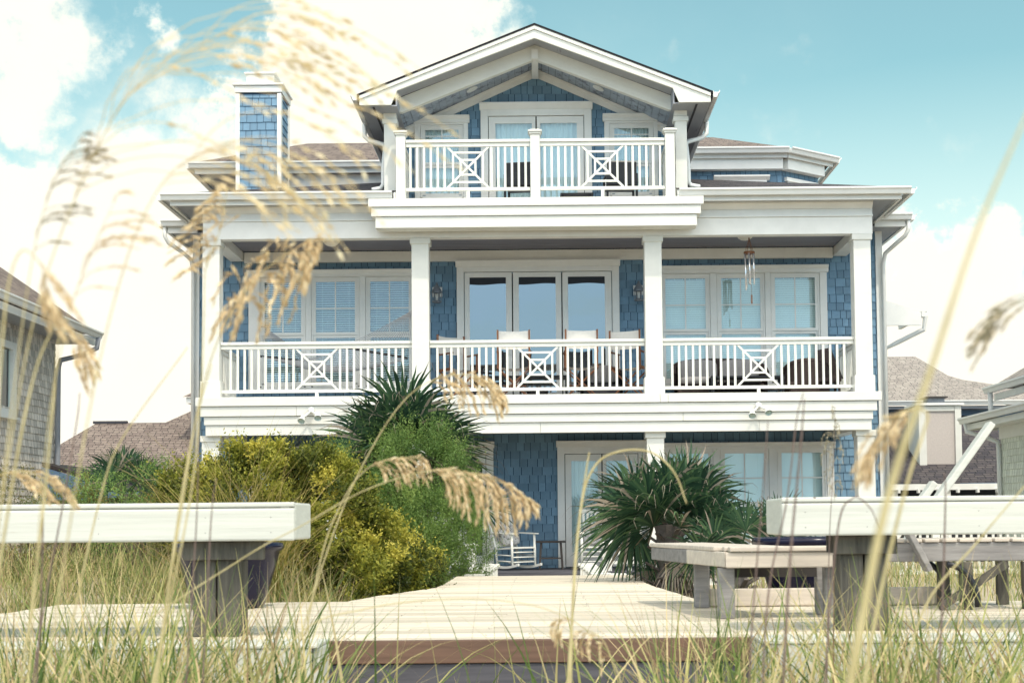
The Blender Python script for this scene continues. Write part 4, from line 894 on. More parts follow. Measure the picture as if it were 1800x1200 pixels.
# bench
t = thing('corner_bench', 'weathered pale timber bench wrapping the deck corner behind the right white rail', 'bench', (1.6, 10.5, 0)); zt = .462
m = MB(); m.prism([(1.24, 9.78, zt-.11), (2.12, 9.78, zt-.11), (2.12, 9.83, zt-.11), (1.27, 9.83, zt-.11)], (0, 0, .108)); m.build('front_apron', BENCHW, t, bevel=.008)
m = MB(); m.prism([(1.238, 9.785, zt-.105), (1.266, 9.835, zt-.105), (1.11, 10.75, zt-.105), (1.07, 10.75, zt-.105)], (0, 0, .105)); m.build('side_apron', BENCHW, t, bevel=.008)
m = MB(); m.prism([(1.072, 10.76, zt-.105), (1.112, 10.76, zt-.105), (.94, 12.0, zt-.105), (.90, 12.0, zt-.105)], (0, 0, .105)); m.build('side_apron', GREYW, t, bevel=.008)
m = MB()
for k in range(2): m.box(1.27-k*.02, 2.12, 9.76+k*.137, 9.89+k*.137, zt+.001, zt+.034)
m.prism([(1.19, 10.04, zt+.001), (1.7, 10.04, zt+.001), (1.35, 12.0, zt+.001), (.885, 12.0, zt+.001)], (0, 0, .033)); m.build('seat_planks', BENCHW, t, bevel=.008)
for x, y in ((1.26, 9.92), (1.23, 11.2), (1.30, 11.75), (2.0, 9.95), (2.0, 10.25)): MB().box(x-.055, x+.055, y-.055, y+.055, 0, zt-.112).build('leg', GREYW, t, bevel=.008)
MB().box(1.33, 2.0, 10.2, 10.25, zt-.19, zt-.08).build('back_rail', DARKW, t)
# pots with soil and grass
def pot(x, y, label):
    t = thing('planter_pot', label, 'pot', (x, y, 0), 0, 'large dark blue glazed pots on the deck'); m = MB(); m.lathe([(.26, .003), (.29, .02), (.33, .15), (.385, .34), (.415, .46), (.44, .475), (.45, .50), (.44, .53), (.41, .535), (.39, .50), (.10, .50)], (x, y, 0), 40); m.build('pot_body', POT, t, smooth=True)
    m = MB(); m.lathe([(.38, .49), (.20, .515), (.02, .52)], (x, y, 0), 20); m.build('soil', TWIG, t)
pot(-2.60, 11.75, 'dark blue glazed pot behind the left timber post'); pot(2.20, 12.0, 'dark blue glazed pot under and behind the corner bench')
# weathered chaise at the right
t = thing('timber_lounger', 'weathered timber lounger with a raised white back frame behind the right rail', 'lounger', (3.2, 10.9, 0)); y = 10.6
m = MB(); p, q = P(1552, 984, y), P(1650, 984, y); m.box(p.x, 3.75, y, y+.05, .36, .50); m.box(p.x, 3.75, y+.6, y+.65, .36, .50); m.build('side_rail', GREYW, t, bevel=.008)
m = MB()
for k in range(9): m.box(p.x+.05+k*.13, p.x+.16+k*.13, y-.02, y+.67, .503, .528)
m.build('seat_slats', BENCHW, t, bevel=.006)
m = MB(); m.bar(P(1580, 905, y-.04), P(1632, 1002, y-.04), .04, .15, up=(0,1,0)); m.build('brace', GREYW, t, bevel=.006)
p0, p1 = P(1582, 968, y+.10), P(1742, 744, y+.10)
for dy in (0, .45): m = MB(); m.bar(p0+Vector((0,dy,0)), p1+Vector((0,dy,0)) if dy == 0 else p0.lerp(p1, .55)+Vector((0,dy,0)), .05, .12, up=(0,1,0)); m.build('back_frame', BOARDW, t, bevel=.008)
for x in (p.x+.62, 3.6): MB().box(x-.045, x+.045, y-.01, y+.055, 0, .355).build('leg', POSTW, t, bevel=.006); MB().box(x-.045, x+.045, y+.6, y+.66, 0, .355).build('leg', POSTW, t, bevel=.006)
wc = P(1690, 1036, y-.08)
for dy in (0, .75): m = MB(); m.tube([(wc.x-.10+.22*math.sin(k*.2)*1.0, wc.y+dy, .34-.34*(1-math.cos(k*.2))*.9) for k in range(9)], .024, 8); m.build('curved_leg', BLACKM, t, smooth=True)
m = MB(); m.bar((wc.x-.15, wc.y+.05, .02), (wc.x+.35, wc.y+.05, .34), .05, .07, up=(0,1,0)); m.build('cross_brace', POSTW, t)
# capped posts each side of the far steps
def capped(x, y, label, sc=1):
    t = thing('capped_post', label, 'post', (x, y, 0), 0, 'white capped posts flanking the far steps'); w_ = .10*sc; z = .0 if sc == 1 else -.06
    MB().box(x-w_, x+w_, y-w_, y+w_, gz(x, y)-.05, z-.075).build('post', WHITE, t, bevel=.006)
    m = MB(); m.box(x-w_*1.15, x+w_*1.15, y-w_*1.15, y+w_*1.15, z-.074, z-.045); m.box(x-w_*1.35, x+w_*1.35, y-w_*1.35, y+w_*1.35, z-.043, z); m.build('cap', WHITE, t, bevel=.006)
ordn = ['nearest', 'second', 'third', 'fourth', 'fifth', 'farthest']
for s, nm in ((-1, 'left'), (1, 'right')):
    for k in range(6): capped(HX+s*(.84-.012*k), 19.0+k*.9, '%s white capped post from the deck in the %s row by the far steps' % (ordn[k], nm))
    capped(HX+s*1.13, 20.4, 'low white capped post standing outside the %s row by the far steps' % nm, .95)
# ------------------------------------------------------------------ neighbouring houses
def eave_gutter(a, b, o, parent, h=.14): m = MB(); gutter(m, a, b, o, h, .13); m.each('gutter', GALV, parent)
# left: grey cedar house whose side wall runs away from the viewer
t = thing('shingle_house', 'grey cedar shingled house with steep brown roof at the left edge', 'house', (-13, 28, -.6))
XL = -11.0
lh = [(27.0, 29.35, 3.1, 4.35)]
m = MB(); m.box(-20, XL-.02, 31.85, 32.0, -1, 4.95); 
for r_ in minus((18, 32.0, -1, 4.95), lh): m.box(XL-.16, XL-.02, r_[0], r_[1] if r_[1] < 31.9 else 31.84, r_[2], r_[3])
wl = m.build('wall', SHGREYB, t); m = MB(); shingles(m, 24, 32.0, -.6, 4.95, lambda a, b, d: (XL-.02+d, a, b), lh, row=.15, lip=.022); m.build('shingle_siding', SHGREY, wl)
m = MB()
for r_ in minus((26.86, 29.5, 2.96, 4.5), [(27.05, 27.75, 3.1, 4.35), (27.85, 28.55, 3.1, 4.35), (28.65, 29.3, 3.1, 4.35)]): m.box(XL-.05, XL+.05, r_[0], r_[1], r_[2], r_[3])
m.box(XL-.05, XL+.10, 26.8, 29.55, 2.90, 2.955); w_ = m.build('window', TRIM, t)
m = MB(); m.face([(XL-.02, 27, 3.1), (XL-.02, 29.35, 3.1), (XL-.02, 29.35, 4.35), (XL-.02, 27, 4.35)]); m.build('pane', GLASSC, w_); m = MB(); m.face([(XL-.3, 26.6, 2.9), (XL-.3, 29.7, 2.9), (XL-.3, 29.7, 4.5), (XL-.3, 26.6, 4.5)]); m.build('curtain', CURT, w_)
m = MB(); xe, ye, ze = -10.28, 32.7, 5.12
roofquad(m, [(xe, 17, ze), (xe, ye, ze), (xe-5, ye-5, ze+3.9), (xe-5, 17, ze+3.9)]); roofquad(m, [(xe, ye, ze), (-22, ye, ze), (-22, ye-5, ze+3.9), (xe-5, ye-5, ze+3.9)]); rl = m.build('roof', ROOFB, t)
eave_gutter((xe+.02, 17, ze+.02), (xe+.02, ye, ze+.02), (1, 0, 0), rl); eave_gutter((-20, ye+.02, ze+.02), (xe, ye+.02, ze+.02), (0, 1, 0), rl)
m = MB(); m.box(xe-.08, xe-.04, 17, ye-.04, ze-.28, ze-.13); m.each('eave_fascia', TRIM, rl); m = MB(); m.box(XL+.02, xe-.09, 17, ye-.04, ze-.24, ze-.23); m.box(-20, XL+.02, 32.03, ye-.04, ze-.24, ze-.23); m.each('soffit', SOFFIT, rl)
m = MB(); m.tube([(xe+.08, ye-.2, ze-.10), (xe+.05, ye-.2, ze-.35), (xe-.25, 32.4, ze-.52), (XL+.10, 32.02, ze-.68), (XL+.06, 31.98, ze-.9), (XL+.06, 31.98, 1.95), (XL+.10, 31.98, 1.80), (XL+.24, 31.98, 1.74)], .06, 8); m.each('downspout', SOFFIT, rl, smooth=True)
m = MB(); m.prism([(XL-.02, 31.2, 2.10), (-8.9, 31.2, 1.42), (-8.9, 31.2, 1.36), (XL-.02, 31.2, 2.02)], (0, 2.5, 0)); lt = m.build('porch_roof', ROOFB, t)
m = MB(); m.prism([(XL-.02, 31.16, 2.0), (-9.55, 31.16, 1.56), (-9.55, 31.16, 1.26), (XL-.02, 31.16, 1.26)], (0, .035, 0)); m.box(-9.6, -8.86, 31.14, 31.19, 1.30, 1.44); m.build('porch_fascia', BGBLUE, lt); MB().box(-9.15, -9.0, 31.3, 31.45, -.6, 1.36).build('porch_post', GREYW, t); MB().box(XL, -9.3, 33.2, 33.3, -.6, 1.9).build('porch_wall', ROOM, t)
def wallflood(y, z, label):
    t = thing('floodlight', label, 'floodlight', (XL+.05, y, z), 0, 'floodlights on the grey house'); m = MB(); m.lathe([(.06, 0), (.06, .03), (.03, .05)], (0,0,0), 12); m.v = [(XL+p[2], y+p[0], z+p[1]) for p in m.v]; m.build('mount', GALV, t)
    m = MB(); b = Vector((XL+.16, y, z)); m.tube([(XL+.04, y, z), b], .018, 6); m.tube([b, b+Vector((.05,-.06,-.02)), b+Vector((.10,-.14,-.05))], [.035, .05, .07], 12); m.build('lamp', GALV, t, smooth=True)
wallflood(29.1, 1.78, 'white floodlight on the grey shingle wall, left of the pair'); wallflood(29.75, 1.74, 'white floodlight on the grey shingle wall, nearer the corner downspout')
# far low brown roof between the houses
t = thing('brown_roof_house', 'low house with a long brown shingle roof in the gap on the left', 'house', (-15, 48, -.6))
m = MB(); roofquad(m, [(-18.5, 46, 1.7), (-9.8, 46, 1.7), (-9.8, 50.5, 4.35), (-15.9, 50.5, 4.35)]); roofquad(m, [(-18.5, 55, 1.7), (-18.5, 46, 1.7), (-15.9, 50.5, 4.35), (-15.9, 55, 4.35)]); r_ = m.build('roof', ROOFB, t)
m = MB(); roofquad(m, [(-13.9, 50.0, 4.05), (-8, 50.0, 4.05), (-8, 54, 6.4), (-10.3, 54, 6.4)]); roofquad(m, [(-13.9, 56, 4.05), (-13.9, 50.0, 4.05), (-10.3, 54, 6.4), (-10.3, 56, 6.4)]); m.build('rear_roof', ROOFB, t)
MB().box(-16, -14.8, 50.42, 50.6, 4.33, 4.42).build('ridge_vent', VENT, t); MB().box(-17.9, -9.8, 46.5, 55, -1, 1.72).build('wall', SHGREYB, t)
m = MB(); m.box(-12.05, -10.6, 48.9, 50.2, 3.3, 5.05); c_ = m.build('cupola', SHGREYB, t); m = MB(); shingles(m, -12.05, -10.6, 3.9, 4.85, lambda a, b, d: (a, 48.9-d, b)); m.build('shingle_siding', SHGREY, c_); MB().box(-12.25, -10.4, 48.7, 50.4, 4.88, 5.08).build('cornice', TRIM, c_)
m = MB(); roofquad(m, [(-12.35, 48.6, 5.09), (-10.3, 48.6, 5.09), (-10.3, 49.6, 5.5), (-11.9, 49.6, 5.5)]); m.build('cupola_roof', ROOFB, c_)
# right: blue house with tan roof
t = thing('tan_roof_house', 'blue house with a tan shingle roof and dark lower porch roof on the right', 'house', (15, 43, -.6)); YB = 42.0
a = lambda u, v, Y=YB: P(u, v, Y)
e0, e1 = a(1480, 702), a(1790, 702); r0, r1 = a(1480, 621, 46.5), a(1611, 621, 46.5); k1 = a(1645, 664, 45.0)
m = MB(); z_ = 4.15
roofquad(m, [(8.5, YB, z_), (11.9, YB, z_), (12.25, 46.5, 6.0), (8.5, 46.5, 6.0)])
roofquad(m, [(11.9, YB, z_), (14.6, YB, z_), (13.0, 45.4, 5.25), (12.25, 46.5, 6.0)])
roofquad(m, [(12.9, 44.4, 4.85), (16.6, 44.0, 4.15), (16.6, 48, 4.15), (12.4, 46.4, 5.4)]); m.face([(12.3, 42.001, z_+.003), (16.4, 42.001, z_+.003), (13.1, 45.6, 5.2)], uv=[(0,0),(4,0),(1,3.6)])
rr = m.build('roof', ROOFT, t); eave_gutter((8.5, YB-.02, z_+.02), (14.9, YB-.02, z_+.02), (0,-1,0), rr)
MB().box(8.5, 14.4, YB+.5, YB+.7, -1, z_-.1).build('wall', BGBLUE, t); MB().box(8.5, 14.6, YB+.02, YB+.5, z_-.22, z_-.16).build('soffit', SOFFIT, rr); m = MB()
for r_ in minus((9.9, 11.6, 2.9, 3.7), [(10.0, 10.7, 3.0, 3.62), (10.8, 11.5, 3.0, 3.62)]): m.box(r_[0], r_[1], YB+.44, YB+.5, r_[2], r_[3])
w_ = m.build('window', TRIM, t); m = MB(); m.face([(10, YB+.48, 3), (11.5, YB+.48, 3), (11.5, YB+.48, 3.62), (10, YB+.48, 3.62)]); m.build('pane', DGLASS, w_)
m = MB(); roofquad(m, [(8.5, 37.6, 1.62), (13.2, 37.6, 1.62), (13.2, 42.4, 3.75), (8.5, 42.4, 3.75)]); pr2 = m.build('porch_roof', ROOFD, t); m = MB(); m.box(8.5, 13.2, 37.56, 37.6, 1.44, 1.60); 
for k in range(9): m.box(8.8+k*.52, 8.86+k*.52, 37.4, 37.555, 1.36, 1.46)
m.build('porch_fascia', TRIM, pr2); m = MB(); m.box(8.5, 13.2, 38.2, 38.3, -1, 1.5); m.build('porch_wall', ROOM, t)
m = MB()
for x in (9.2, 10.6, 12.0): m.box(x, x+.16, 37.62, 37.78, -.8, 1.43)
m.each('porch_post', TRIM, t)
t = thing('stucco_chimney', 'stucco chimney framed by white boards with a metal cap on the dark roof', 'chimney', (10.9, 39.0, 1.7)); q0, q1 = P(1618, 822, 38.8), P(1687, 714, 38.8); x0, x1, z0, z1 = q0.x, q1.x, q0.z, q1.z
m = MB(); m.box(x0+.03, x1-.03, 38.83, 39.9, z0-1.2, z1); m.build('stack', STUCCO, t); m = MB()
for xx in (x0-.02, x1-.14): m.box(xx, xx+.17 if xx > x0 else xx+.2, 38.78, 38.86, z0, z1+.03)
m.box(x0+.185, x1-.145, 38.79, 38.85, z1-.12, z1+.02); m.box(x0-.03, x0+.02, 38.861, 39.9, z0, z1+.02); m.each('corner_board', WHITE, t)
MB().box(x0-.10, x1+.10, 38.72, 40.0, z1+.035, z1+.10).build('crown', TRIM, t); m = MB(); xm = (x0+x1)/2; m.box(xm-.23, xm+.23, 39.1, 39.6, z1+.105, z1+.26); m.build('flue', IRON, t); MB().box(xm-.30, xm+.30, 39.0, 39.7, z1+.265, z1+.30).build('rain_cap', DARKW, t)
# far right: pale green house, wall running towards the viewer
t = thing('pale_green_house', 'pale green shingled house with white gutters at the right edge', 'house', (12, 28, -.6)); XR = 10.3
m = MB(); m.box(XR+.02, XR+.16, 18, 32, -1, 2.75); m.box(XR+.17, 18, 31.85, 32, -1, 2.75); wl = m.build('wall', SHGREENB, t); m = MB(); shingles(m, 25, 32, -.5, 2.75, lambda a, b, d: (XR+.02-d, a, b), row=.15, lip=.022); m.build('shingle_siding', SHGREEN, wl)
m = MB(); xe, ye, ze = 9.66, 32.6, 2.95; roofquad(m, [(xe, ye, ze), (xe, 18, ze), (xe+1.2, 18, ze+.22), (xe+1.2, ye, ze+.22)]); rl = m.build('roof', ROOFT, t); eave_gutter((xe-.02, 18, ze+.02), (xe-.02, ye, ze+.02), (-1,0,0), rl)
m = MB(); m.box(xe+.04, xe+.08, 18, ye-.02, ze-.26, ze-.13); m.box(xe+.09, XR+.6, ye-.06, ye-.02, ze-.26, ze+.05); m.box(XR-.03, XR+.02, 18, 31.99, 2.45, 2.74); m.each('eave_fascia', WHITE, rl); MB().box(xe+.085, XR+.02, 18, ye-.07, ze-.22, ze-.21).build('soffit', TRIM, rl)
m = MB(); x2, y2, z2 = 10.15, 32.3, 3.62; roofquad(m, [(x2, y2, z2), (x2, 18, z2), (x2+4, 18, z2+2.4), (x2+4, y2-1, z2+2.4)]); roofquad(m, [(18, y2, z2), (x2, y2, z2), (x2+4, y2-1, z2+2.4), (18, y2-1, z2+2.4)]); ru = m.build('upper_roof', ROOFT, t); eave_gutter((x2-.02, 18, z2+.02), (x2-.02, y2, z2+.02), (-1,0,0), ru)
m = MB(); m.box(x2+.10, x2+.14, 18, y2-.1, z2-.28, z2-.13); m.each('eave_fascia', TRIM, ru); MB().box(XR+.5, 18, 18.1, 31.7, 2.7, 3.6).build('upper_wall', TRIM, t)
m = MB(); m.tube([(x2-.05, 32.0, z2-.1), (x2-.05, 32.0, z2-.5), (x2-.02, 32, ze+.1)], .055, 8); m.tube([(xe-.05, 32.3, ze-.1), (xe-.03, 32.3, ze-.3), (XR-.25, 32.1, ze-.46), (XR-.06, 32.0, ze-.56), (XR-.05, 31.97, ze-.8), (XR-.05, 31.97, -.6)], .05, 8); m.each('downspout', GALV, rl, smooth=True)
# low white fence by the right neighbour
t = thing('picket_fence', 'low white picket fence beyond the deck under the right rail', 'fence', (8, 24, -.5)); m = MB(); m.box(5.9, 9.6, 24.0, 24.05, .42, .50); m.box(5.9, 9.6, 24.0, 24.05, -.25, -.17); 
for k in range(30): m.box(5.95+k*.123, 5.99+k*.123, 24.01, 24.04, -.17, .42)
m.build('picket_panel', RAILW, t)
for x in (6.6, 8.3): MB().box(x-.06, x+.06, 23.97, 24.09, -.6, .60).build('post', RAILW, t)
# ------------------------------------------------------------------ plants
def rv(): 
    v = Vector((random.gauss(0,1), random.gauss(0,1), random.gauss(0,1))); return v.normalized()
def twigs(mb, base, lumps, n):
    for _ in range(n):
        c, r_ = random.choice(lumps); e = Vector(c)+Vector(rv()[:])*random.uniform(.3, .8)*min(r_); b = Vector(base)+Vector((random.uniform(-.15,.15), random.uniform(-.15,.15), 0))
        mid = b.lerp(e, .5)+rv()*.12; mb.tube([b, mid, e], [.028, .016, .005], 5)
def shrub(name, label, cat, base, lumps, n, lm, size, up=.5, aspect=.45, per=7, group=None, spread=.09, shoots=0):
    t = thing(name, label, cat, base, 0, group); m = MB(); twigs(m, base, lumps, 26); m.build('branches', TWIG, t)
    m = MB(); vol = [r[0]*r[1]*r[2] for c, r in lumps]; tot = sum(vol)
    ph = [random.uniform(0, 6) for _ in range(6)]
    for (c, r), v_ in zip(lumps, vol):
        nc = max(8, int(3.4*(r[0]*r[1]*r[2])**(2/3)/.030)); cl = []
        for _ in range(nc):
            d = rv(); rad = random.uniform(.72, 1.0); cl.append((Vector((c[0]+d.x*r[0]*rad, c[1]+d.y*r[1]*rad, c[2]+d.z*r[2]*rad)), random.uniform(.08, .18), d, min(1, max(0, .5+random.gauss(0, .20)))))
        for _ in range(int(n*v_/tot)):
            cc, cr, cdv, base_r = random.choice(cl); d = (rv()+cdv*.5+Vector((0,0,.25))).normalized(); p = cc + d*cr*random.random()**.35
            ax = (d*.7 + cdv*.4 + Vector((0,0,up)) + rv()*.45).normalized(); L_ = spread*random.uniform(.7, 1.5)*(1.8 if random.random() < shoots else 1)
            for k in range(per):
                q = p + ax*L_*(k/per) ; o = (ax*.7 + rv()).normalized(); sd_ = o.cross(rv()).normalized(); sz = size*random.uniform(.6, 1.3)*(1-.4*k/per)
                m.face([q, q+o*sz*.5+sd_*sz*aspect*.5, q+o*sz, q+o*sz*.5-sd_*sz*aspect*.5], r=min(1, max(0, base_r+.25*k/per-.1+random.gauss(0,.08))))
    m.build('foliage', lm, t); return t
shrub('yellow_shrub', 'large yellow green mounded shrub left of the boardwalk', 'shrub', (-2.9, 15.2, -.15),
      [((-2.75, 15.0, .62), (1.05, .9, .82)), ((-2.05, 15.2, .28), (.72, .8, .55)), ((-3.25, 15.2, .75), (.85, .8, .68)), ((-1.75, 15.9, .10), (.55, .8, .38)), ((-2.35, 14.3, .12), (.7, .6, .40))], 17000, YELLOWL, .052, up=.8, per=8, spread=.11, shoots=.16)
shrub('cedar_shrub', 'feathery bright green cedar behind the yellow shrub', 'shrub', (-1.75, 18.9, -.3),
      [((-1.7, 18.9, 1.0), (.66, .6, .88)), ((-1.45, 18.8, .35), (.55, .55, .65)), ((-2.3, 19.0, .95), (.6, .5, .75)), ((-1.15, 19.1, .30), (.35, .4, .5)), ((-1.85, 18.6, .15), (.7, .5, .55))], 9500, CEDARL, .055, up=1.5, aspect=.22, per=11, spread=.22, shoots=.40)
for k, (u, v, Y, w_, h_, lm, lb) in enumerate([(40, 845, 17.5, 1.0, .5, DUNEL, 'low brownish dune shrub at the far left behind the white rail'), (150, 850, 18.5, .75, .45, CEDARL, 'low green dune shrub below the fan palm by the grey house'),
        (265, 835, 17.0, .8, .5, CEDARL, 'wispy green dune shrub in front of the brown roof'), (345, 838, 16.0, .5, .45, DUNEL, 'small reddish dune shrub left of the golden grass'), (90, 985, 14.6, .9, .35, DUNEL, 'low dune shrub seen under the left white rail')]):
    p = P(u, v, Y); shrub('dune_shrub', lb, 'shrub', (p.x, Y, gz(p.x, Y)), [((p.x, Y, p.z-.42), (w_, .7, h_)), ((p.x+w_*.6, Y+.2, p.z-.55), (w_*.6, .6, h_*.7)), ((p.x-w_*.6, Y+.1, p.z-.55), (w_*.6, .6, h_*.7))], 1500, lm, .045, up=.9, aspect=.3, per=7, group='low shrubs on the left dune', spread=.13, shoots=.2)
def frond(parent, base, d, plen, fl, mt=PALML, dry=.0, seg=42, spreadA=R(240), droop=.30):
    """a fan leaf: bent petiole, then narrow folded segments radiating from its tip"""
    base = Vector(base); d = Vector(d).normalized(); tip = base + d*plen - Vector((0,0,.10*plen)); m = MB()
    m.tube([base, base.lerp(tip, .5)+Vector((0,0,.05*plen)), tip], [.018, .013, .009], 5, r=.5 if dry < .5 else .95)
    sa, sb = d.cross(Vector((0,0,1))), d.cross(Vector((0,1,0))); fz = random.uniform(.0, .55); side = (sa*fz + sb*(1-fz)*(1 if sb.z*sa.z >= 0 else 1))
    side = side.normalized() if side.length > .05 else Vector((1,0,0)); side = (side + rv()*.25).normalized(); nrm = side.cross(d).normalized()
    for k in range(seg):
        a = (k/(seg-1)-.5)*spreadA + random.gauss(0, .03); ln = fl*(.72+.28*math.cos(a*.62))*random.uniform(.92, 1.08)
        dr = (d*math.cos(a)+side*math.sin(a)).normalized(); dr = (dr + nrm*.18*math.cos(a) ).normalized(); tang = (-d*math.sin(a)+side*math.cos(a)).normalized()
        pts, wd = [], []; wmax = .054*fl/.8; dd = droop*random.uniform(.4, 1.8)
        for j in range(6):
            s_ = j/5; p = tip + dr*ln*s_ - Vector((0,0,1))*(dd*ln*max(0, s_-.35)**2*1.6) + (rv()*.03*ln if j == 5 else Vector((0,0,0))); pts.append(p); wd.append(wmax*(.25+1.5*s_ if s_ < .5 else 2.0*(1-s_)+.02)*.8)
        r_ = random.uniform(0, .8) if random.random() > dry else random.uniform(.93, 1)
        m.ribbon(pts, wd, tang, r=r_)
        if random.random() < .25: e = pts[-1]; m.ribbon([pts[4], e, e+dr*.08*fl-Vector((0,0,.10*fl)), e+dr*.10*fl-Vector((0,0,.22*fl))+rv()*.04], [.006, .005, .004, .002], tang, r=.97)   # frayed thread
    return m.build('frond', mt, parent)
def palm(label, loc, zt, dirs, fl, group, pl=.45, skirt=8, rad=.16):
    t = thing('fan_palm', label, 'palm', loc, 0, group); x, y, z0 = loc; m = MB(); n_ = 9
    m.tube([(x, y, z0+(zt-z0)*k/n_) for k in range(n_+1)], [rad*(1+.12*math.sin(k*2.3)) for k in range(n_+1)], 12); tr = m.build('trunk', BARK, t)
    m = MB(); zz = z0+.02
    while zz < zt:
        a = zz*37.0; d = Vector((math.cos(a), math.sin(a), .55)).normalized(); b = Vector((x, y, zz))+Vector((d.x, d.y, 0))*rad*.8; m.bar(b, b+d*random.uniform(.16, .28), .05, .018, up=(0,0,1)); zz += .022
    m.build('leaf_bases', BARK, tr)
    for d in dirs:
        dd = Vector(d[:3]); frond(t, (x+random.uniform(-.05,.05), y+random.uniform(-.05,.05), zt-.02+random.uniform(-.05,.05)), dd, pl*(d[3] if len(d) > 3 else 1)*random.uniform(.85, 1.1), fl*random.uniform(.9, 1.08), dry=.08 if dd.z > -.1 else .35)
    for k in range(skirt):
        a = random.uniform(0, 2*math.pi); frond(t, (x, y, zt-.15-random.random()*.15), (math.cos(a)*.6, math.sin(a)*.6, -.75), pl*.6, fl*.6, dry=.85, seg=14, spreadA=R(110), droop=.8)
    return t
pd = [(-1,-.3,.25), (-.9,-.2,-.05), (-.75,-.4,.6), (-.35,-.6,.85), (.05,-.5,1), (.45,-.5,.8), (.85,-.2,.45), (1,-.3,.15), (.9,-.4,-.12), (.5,-.9,.3), (-.4,-.9,.25), (0,-1,.5), (.3,.6,.9), (-.4,.6,.9), (.8,.6,.4), (-.8,.6,.4), (0,-1,.0), (.6,-.8,-.25), (-.6,-.8,-.2), (.1,.3,1)]
palm('tall fan palm rising behind the yellow shrub and the cedar', (-1.95, 20.0, -.4), 1.72, pd, .92, 'fan palms by the house', pl=.46)
t = bpy.data.objects['fan_palm']; frond(t, (-1.5, 19.9, 1.0), (1, -.35, -.05), .70, .52, dry=.45, spreadA=R(250), droop=.15); frond(t, (-1.7, 19.9, 1.35), (.7, -.5, -.2), .5, .5, dry=.7, spreadA=R(120), droop=.9)
palm('stocky fan palm with a rough brown trunk right of the boardwalk', (1.44, 16.3, -.45), .64, [(-.95,-.35,.02), (.9,-.4,.02), (-.5,-.8,.05), (-.95,-.4,.28), (-.75,-.7,.40), (-.9,.1,.55), (-.5,-.6,.75), (0,-.5,1), (.4,-.4,.95), (.8,-.3,.65), (1,-.2,.35), (.35,-.9,.45), (-.2,-.9,.5), (.7,-.7,.1), (.95,.2,.1), (-.6,.5,.8), (.5,.6,.8), (.1,.5,1), (.2,-1,.1), (-.8,-.2,.85), (.15,.0,1.1), (.55,0,.9)], .68, 'fan palms by the house', pl=.46, skirt=9, rad=.17)
p = P(1300, 975, 15.2); palm('low fan palmetto with dark slanting leaves behind the corner bench', (p.x, 15.2, gz(p.x, 15.2)), p.z-.05, [(.8,-.2,.75,1.2), (.6,.1,.9), (-.5,-.2,.5), (-.9,-.3,.25), (.95,-.3,.35), (.1,-.4,.9)], .48, 'fan palms by the house', pl=.45, skirt=0, rad=.08)
p = P(222, 835, 19.5); palm('small dark palmetto between the grey house and the brown roof', (p.x, 19.5, gz(p.x, 19.5)), p.z-.25, [(-.7,-.3,.8), (-.3,-.4,1), (.1,-.3,1), (.6,-.3,.8), (.95,-.2,.45), (-.95,-.2,.35), (.8,-.6,.7), (-.1,.2,1)], .50, 'fan palms by the house', pl=.35, skirt=0, rad=.08)
# grass -------------------------------------------------------------
def blade(m, base, az, lean, ln, wd, r, curl=1.0, n=6):
    h = Vector((math.cos(az), math.sin(az), 0)); pts, w_ = [], []; p = Vector(base); ang = lean*.35
    for k in range(n+1):
        s_ = k/n; pts.append(p.copy()); w_.append(max(.0008, wd*(1-s_**1.6)*(.6+.4*min(1, s_*5)))); ang2 = ang + lean*curl*s_**1.4; p = p + (h*math.sin(ang2)+Vector((0,0,math.cos(ang2))))*ln/n
    fa = random.uniform(0, math.pi); sd_ = Vector((math.cos(fa), math.sin(fa), 0)); m.ribbon(pts, w_, sd_, r=r)
def clump(name, label, x, y, n, ln, lm, group=None, spread=.12, lean=1.0, wd=.007, z=None, az=None, cat='grass'):
    t = MB()
    for _ in range(n):
        a = random.uniform(0, 2*math.pi) if az is None else random.gauss(az, .7); q = spread*random.random()**.5; b = random.uniform(0, 6.28)
        px, py = x+q*math.cos(b), y+q*math.sin(b); blade(t, (px, py, (gz(px, py) if z is None else z)-.02), a, random.uniform(.25, 1)*lean, ln*random.uniform(.55, 1.15), wd*random.uniform(.7, 1.3), random.random())
    t.v = t.v; o = t.build(name, lm, loc=(x, y, gz(x, y) if z is None else z)); return tag(o, label, cat, group)
p = P(425, 870, 13.6); clump('golden_grass', 'tall golden fountain grass clump in front of the yellow shrub', p.x, 13.6, 640, 1.8, GOLDG, spread=.38, lean=2.2, wd=.009)
p = P(395, 870, 14.2); clump('golden_grass', 'smaller golden grass clump at the left of the yellow shrub', p.x, 14.2, 320, 1.25, GOLDG, spread=.25, lean=2.0, wd=.008)
for k, (u, v, Y, n, ln, lb) in enumerate([(240, 1000, 13.2, 420, .75, 'tan grass tussock under the left white rail'), (60, 1010, 13.2, 420, .7, 'green grass tussock at the far left beyond the deck'), (600, 1050, 13.0, 420, .72, 'arching tan grass tussock below the yellow shrub'), (545, 1050, 13.3, 300, .7, 'tan grass tussock beside the left glazed pot'), (1390, 1020, 13.6, 200, .75, 'strappy grass tussock seen under the corner bench')]):
    p = P(u, v, Y); clump('grass_tussock', lb, p.x, Y, n, ln, GRASSL, 'grass tussocks behind the deck', spread=.4, lean=1.5, wd=.008)
